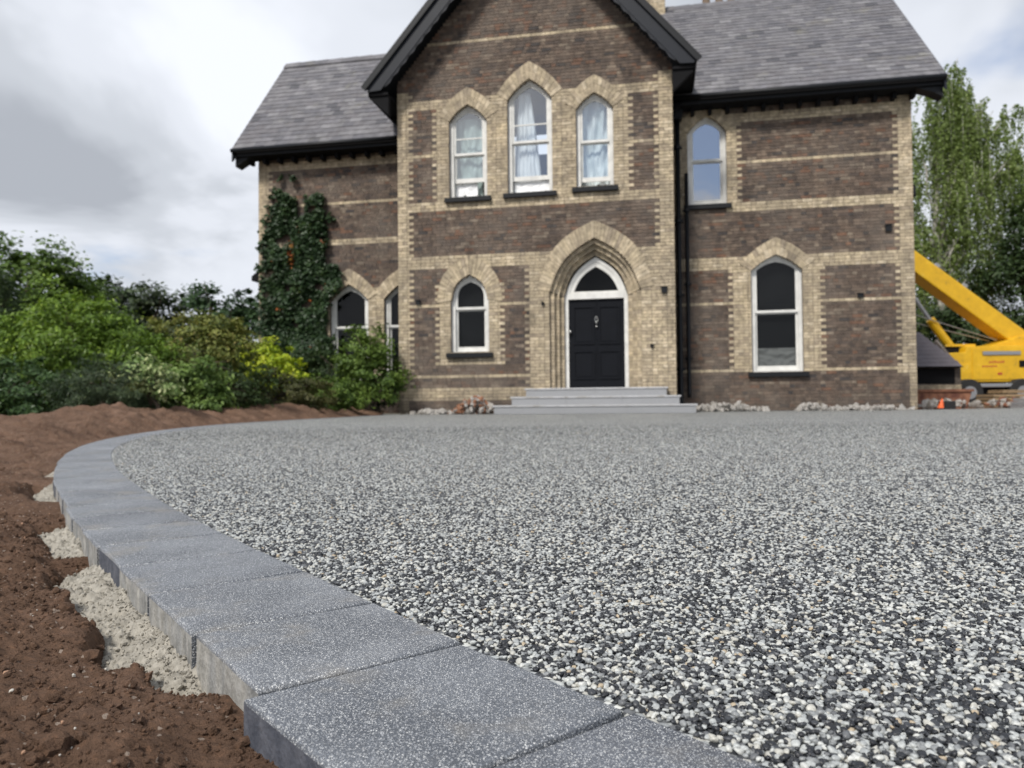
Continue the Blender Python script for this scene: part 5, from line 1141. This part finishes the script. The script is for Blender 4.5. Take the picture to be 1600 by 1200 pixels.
for l, w_ in ((1.2, .10), (2.6, .22), (3.9, .08), (5.2, .30), (6.9, .10)): b = MB(); b.beam(H0 + dirb * l + Vector((0, -.318, 0)) + nb * .12, H0 + dirb * (l + w_) + Vector((0, -.318, 0)) + nb * .12, .09, .012, up=(0, 1, 0)); b.build('boom_fixing', M['soffit'] if w_ < .2 else M['red'], bo)
for o_ in (-.22, -.27): b = MB(); b.tube([H0 + dirb * t_ + Vector((0, -.34, 0)) + nb * (o_ + .02 * math.sin(t_ * 3)) for t_ in np.linspace(-.4, 6.5, 12)], .016, 5); b.build('hydraulic_hose', M['rubber'], bo)
b = MB(); b.prism([(-.6, 1.98), (.55, 2.36), (1.7, 2.42), (1.7, 1.98)], -.5, .5); b.build('boom_pivot', M['yellow'], cr, bevel=.03)
b = MB(); b.tube([(-1.35, 0, 1.75), (-2.25, 0, 3.02)], .15, 12); cy_ = b.build('lift_cylinder', M['yellow'], cr, smooth=False); b = MB(); b.tube([(-2.25, 0, 3.0), (-3.1, 0, 4.25)], .07, 10); b.build('piston_rod', M['steel'], cy_)
b = MB(); b.box(-2.05, -1.55, -.5, .5, 1.79, 2.02); b.build('counterweight_block', M['soffit'], cr)
b = MB(); b.box(-2.0, -1.0, -.55, -.45, 2.02, 2.10); b.build('walkway', M['yellow'], cr)
for k, (dy_, l) in enumerate(((-.2, 1.), (.2, .92))): b = MB(); b.tube([H0 + Vector((-1.2, dy_, .3)), Vector((-4.2, dy_, 3.6 * l))], .018, 5); b.build('hoist_rope', M['steel'], cr)
# things on the yard
def thingbox(name, label, cat, m, boxes, loc, rz=0, part='board'):
    root = empty(name, label, cat, loc, rz)
    for bx_ in boxes: q = MB(); q.box(*bx_); q.build(part, m, root, bevel=.004)
    return root
thingbox('pallet_stack', 'stack of weathered timber boards on the yard below the crane', 'timber stack', M['timber'], [(-.9, .9, -.4 + .0, .4, .02 + k * .10, .09 + k * .10) for k in range(4)] + [(-.6 + .02 * k, 1.1, -.35, .3, .43 + k * .05, .47 + k * .05) for k in range(2)], (15.2, 23.3, -.05), .05)
thingbox('kerbstone_stack', 'stack of grey stone slabs lying at the right edge of the yard', 'slabs', M['riser'], [(-.9 + .04 * k, .9, -.35, .35, .0 + k * .085, .075 + k * .085) for k in range(3)], (13.6, 19.3, -.02), .1, 'slab')
thingbox('plank_stack', 'long pale planks lying flat beneath the crane', 'planks', M['timber'], [(-1.6, 1.6, -.3 + .16 * k, -.16 + .16 * k, .0, .05) for k in range(4)] + [(-1.2, 1.5, -.2, -.05, .055, .10)], (16.2, 22.2, -.05), -.04, 'plank')
sk = empty('rusty_skip', 'small rust brown steel skip beside the house corner', 'skip', (11.65, 21.4, -.05))
b = MB(); b.ring([(-.75, 0), (-.9, .5), (.9, .5), (.75, 0)], [(-.70, .04), (-.84, .49), (.84, .49), (.70, .04)], -.45, .45); b.box(-.74, .74, -.44, .44, .0, .04); b.build('skip_body', M['rust'], sk, bevel=.006)
b = MB(); b.box(-.93, .93, -.49, -.43, .47, .54); b.box(-.93, .93, .43, .49, .47, .54); b.build('rim_bar', M['rust'], sk)
b = MB(); b.prism([(-.74, .01), (-.88, .49), (.88, .49), (.74, .01)], -.452, -.42); b.build('side_plate', M['rust'], sk)
cn = empty('traffic_cone', 'small orange cone at the right corner of the house', 'cone', (9.98, 17.9, .0))
b = MB(); b.tube([(0, 0, .02), (.0, 0, .03), (.03, 0, .18), (.05, 0, .30)], [.12, .085, .05, .015], 14); b.build('cone_body', M['orange'], cn, smooth=True); b = MB(); b.box(-.14, .14, -.14, .14, 0, .025); b.build('base_plate', M['rubber'], cn, bevel=.005); cn.scale = (.8, .8, .8)
b = MB(); b.box(-.16, .16, -.12, .12, 0, .2); o = b.build('rubber_block', M['rubber'], bevel=.02); o.location = (10.35, 18.3, -.02); o.rotation_euler = (0, 0, .4); tag(o, 'black rubber block lying next to the orange cone', 'block')
def yard_heap(*a, **k): rubble(*a, **k)
for lab, x, y, m_, sd_ in (('low spill of grey rubble in front of the rusty skip', 11.4, 20.2, [M['rubble']], 21), ('rust brown rubble heap in front of the crane wheels', 14.2, 21.9, [M['rust'], M['rubble']], 22), ('pale rubble spill at the right edge of the photo', 15.6, 19.6, [M['rubble'], M['timber']], 23)):
    q = np.array([x, y]) - HP0; rubble('rubble_heap', lab, float(q @ SX), float(q @ SY), .9, .5, .16, 60, m_, sd_, .05, .13)
# fence at the left edge
fe = empty('fence', 'short run of tan timber fence boards at the far left edge', 'fence', (-8.3, 9.9, -.05), .1)
for k in range(10): b = MB(); b.box(k * .15 - .6, k * .15 - .46, 0, .02, 0, .40 + .01 * (k % 3)); b.build('board', M['timber'], fe)
b = MB(); b.box(-.6, .9, .02, .06, .27, .33); b.build('rail', M['timber'], fe)
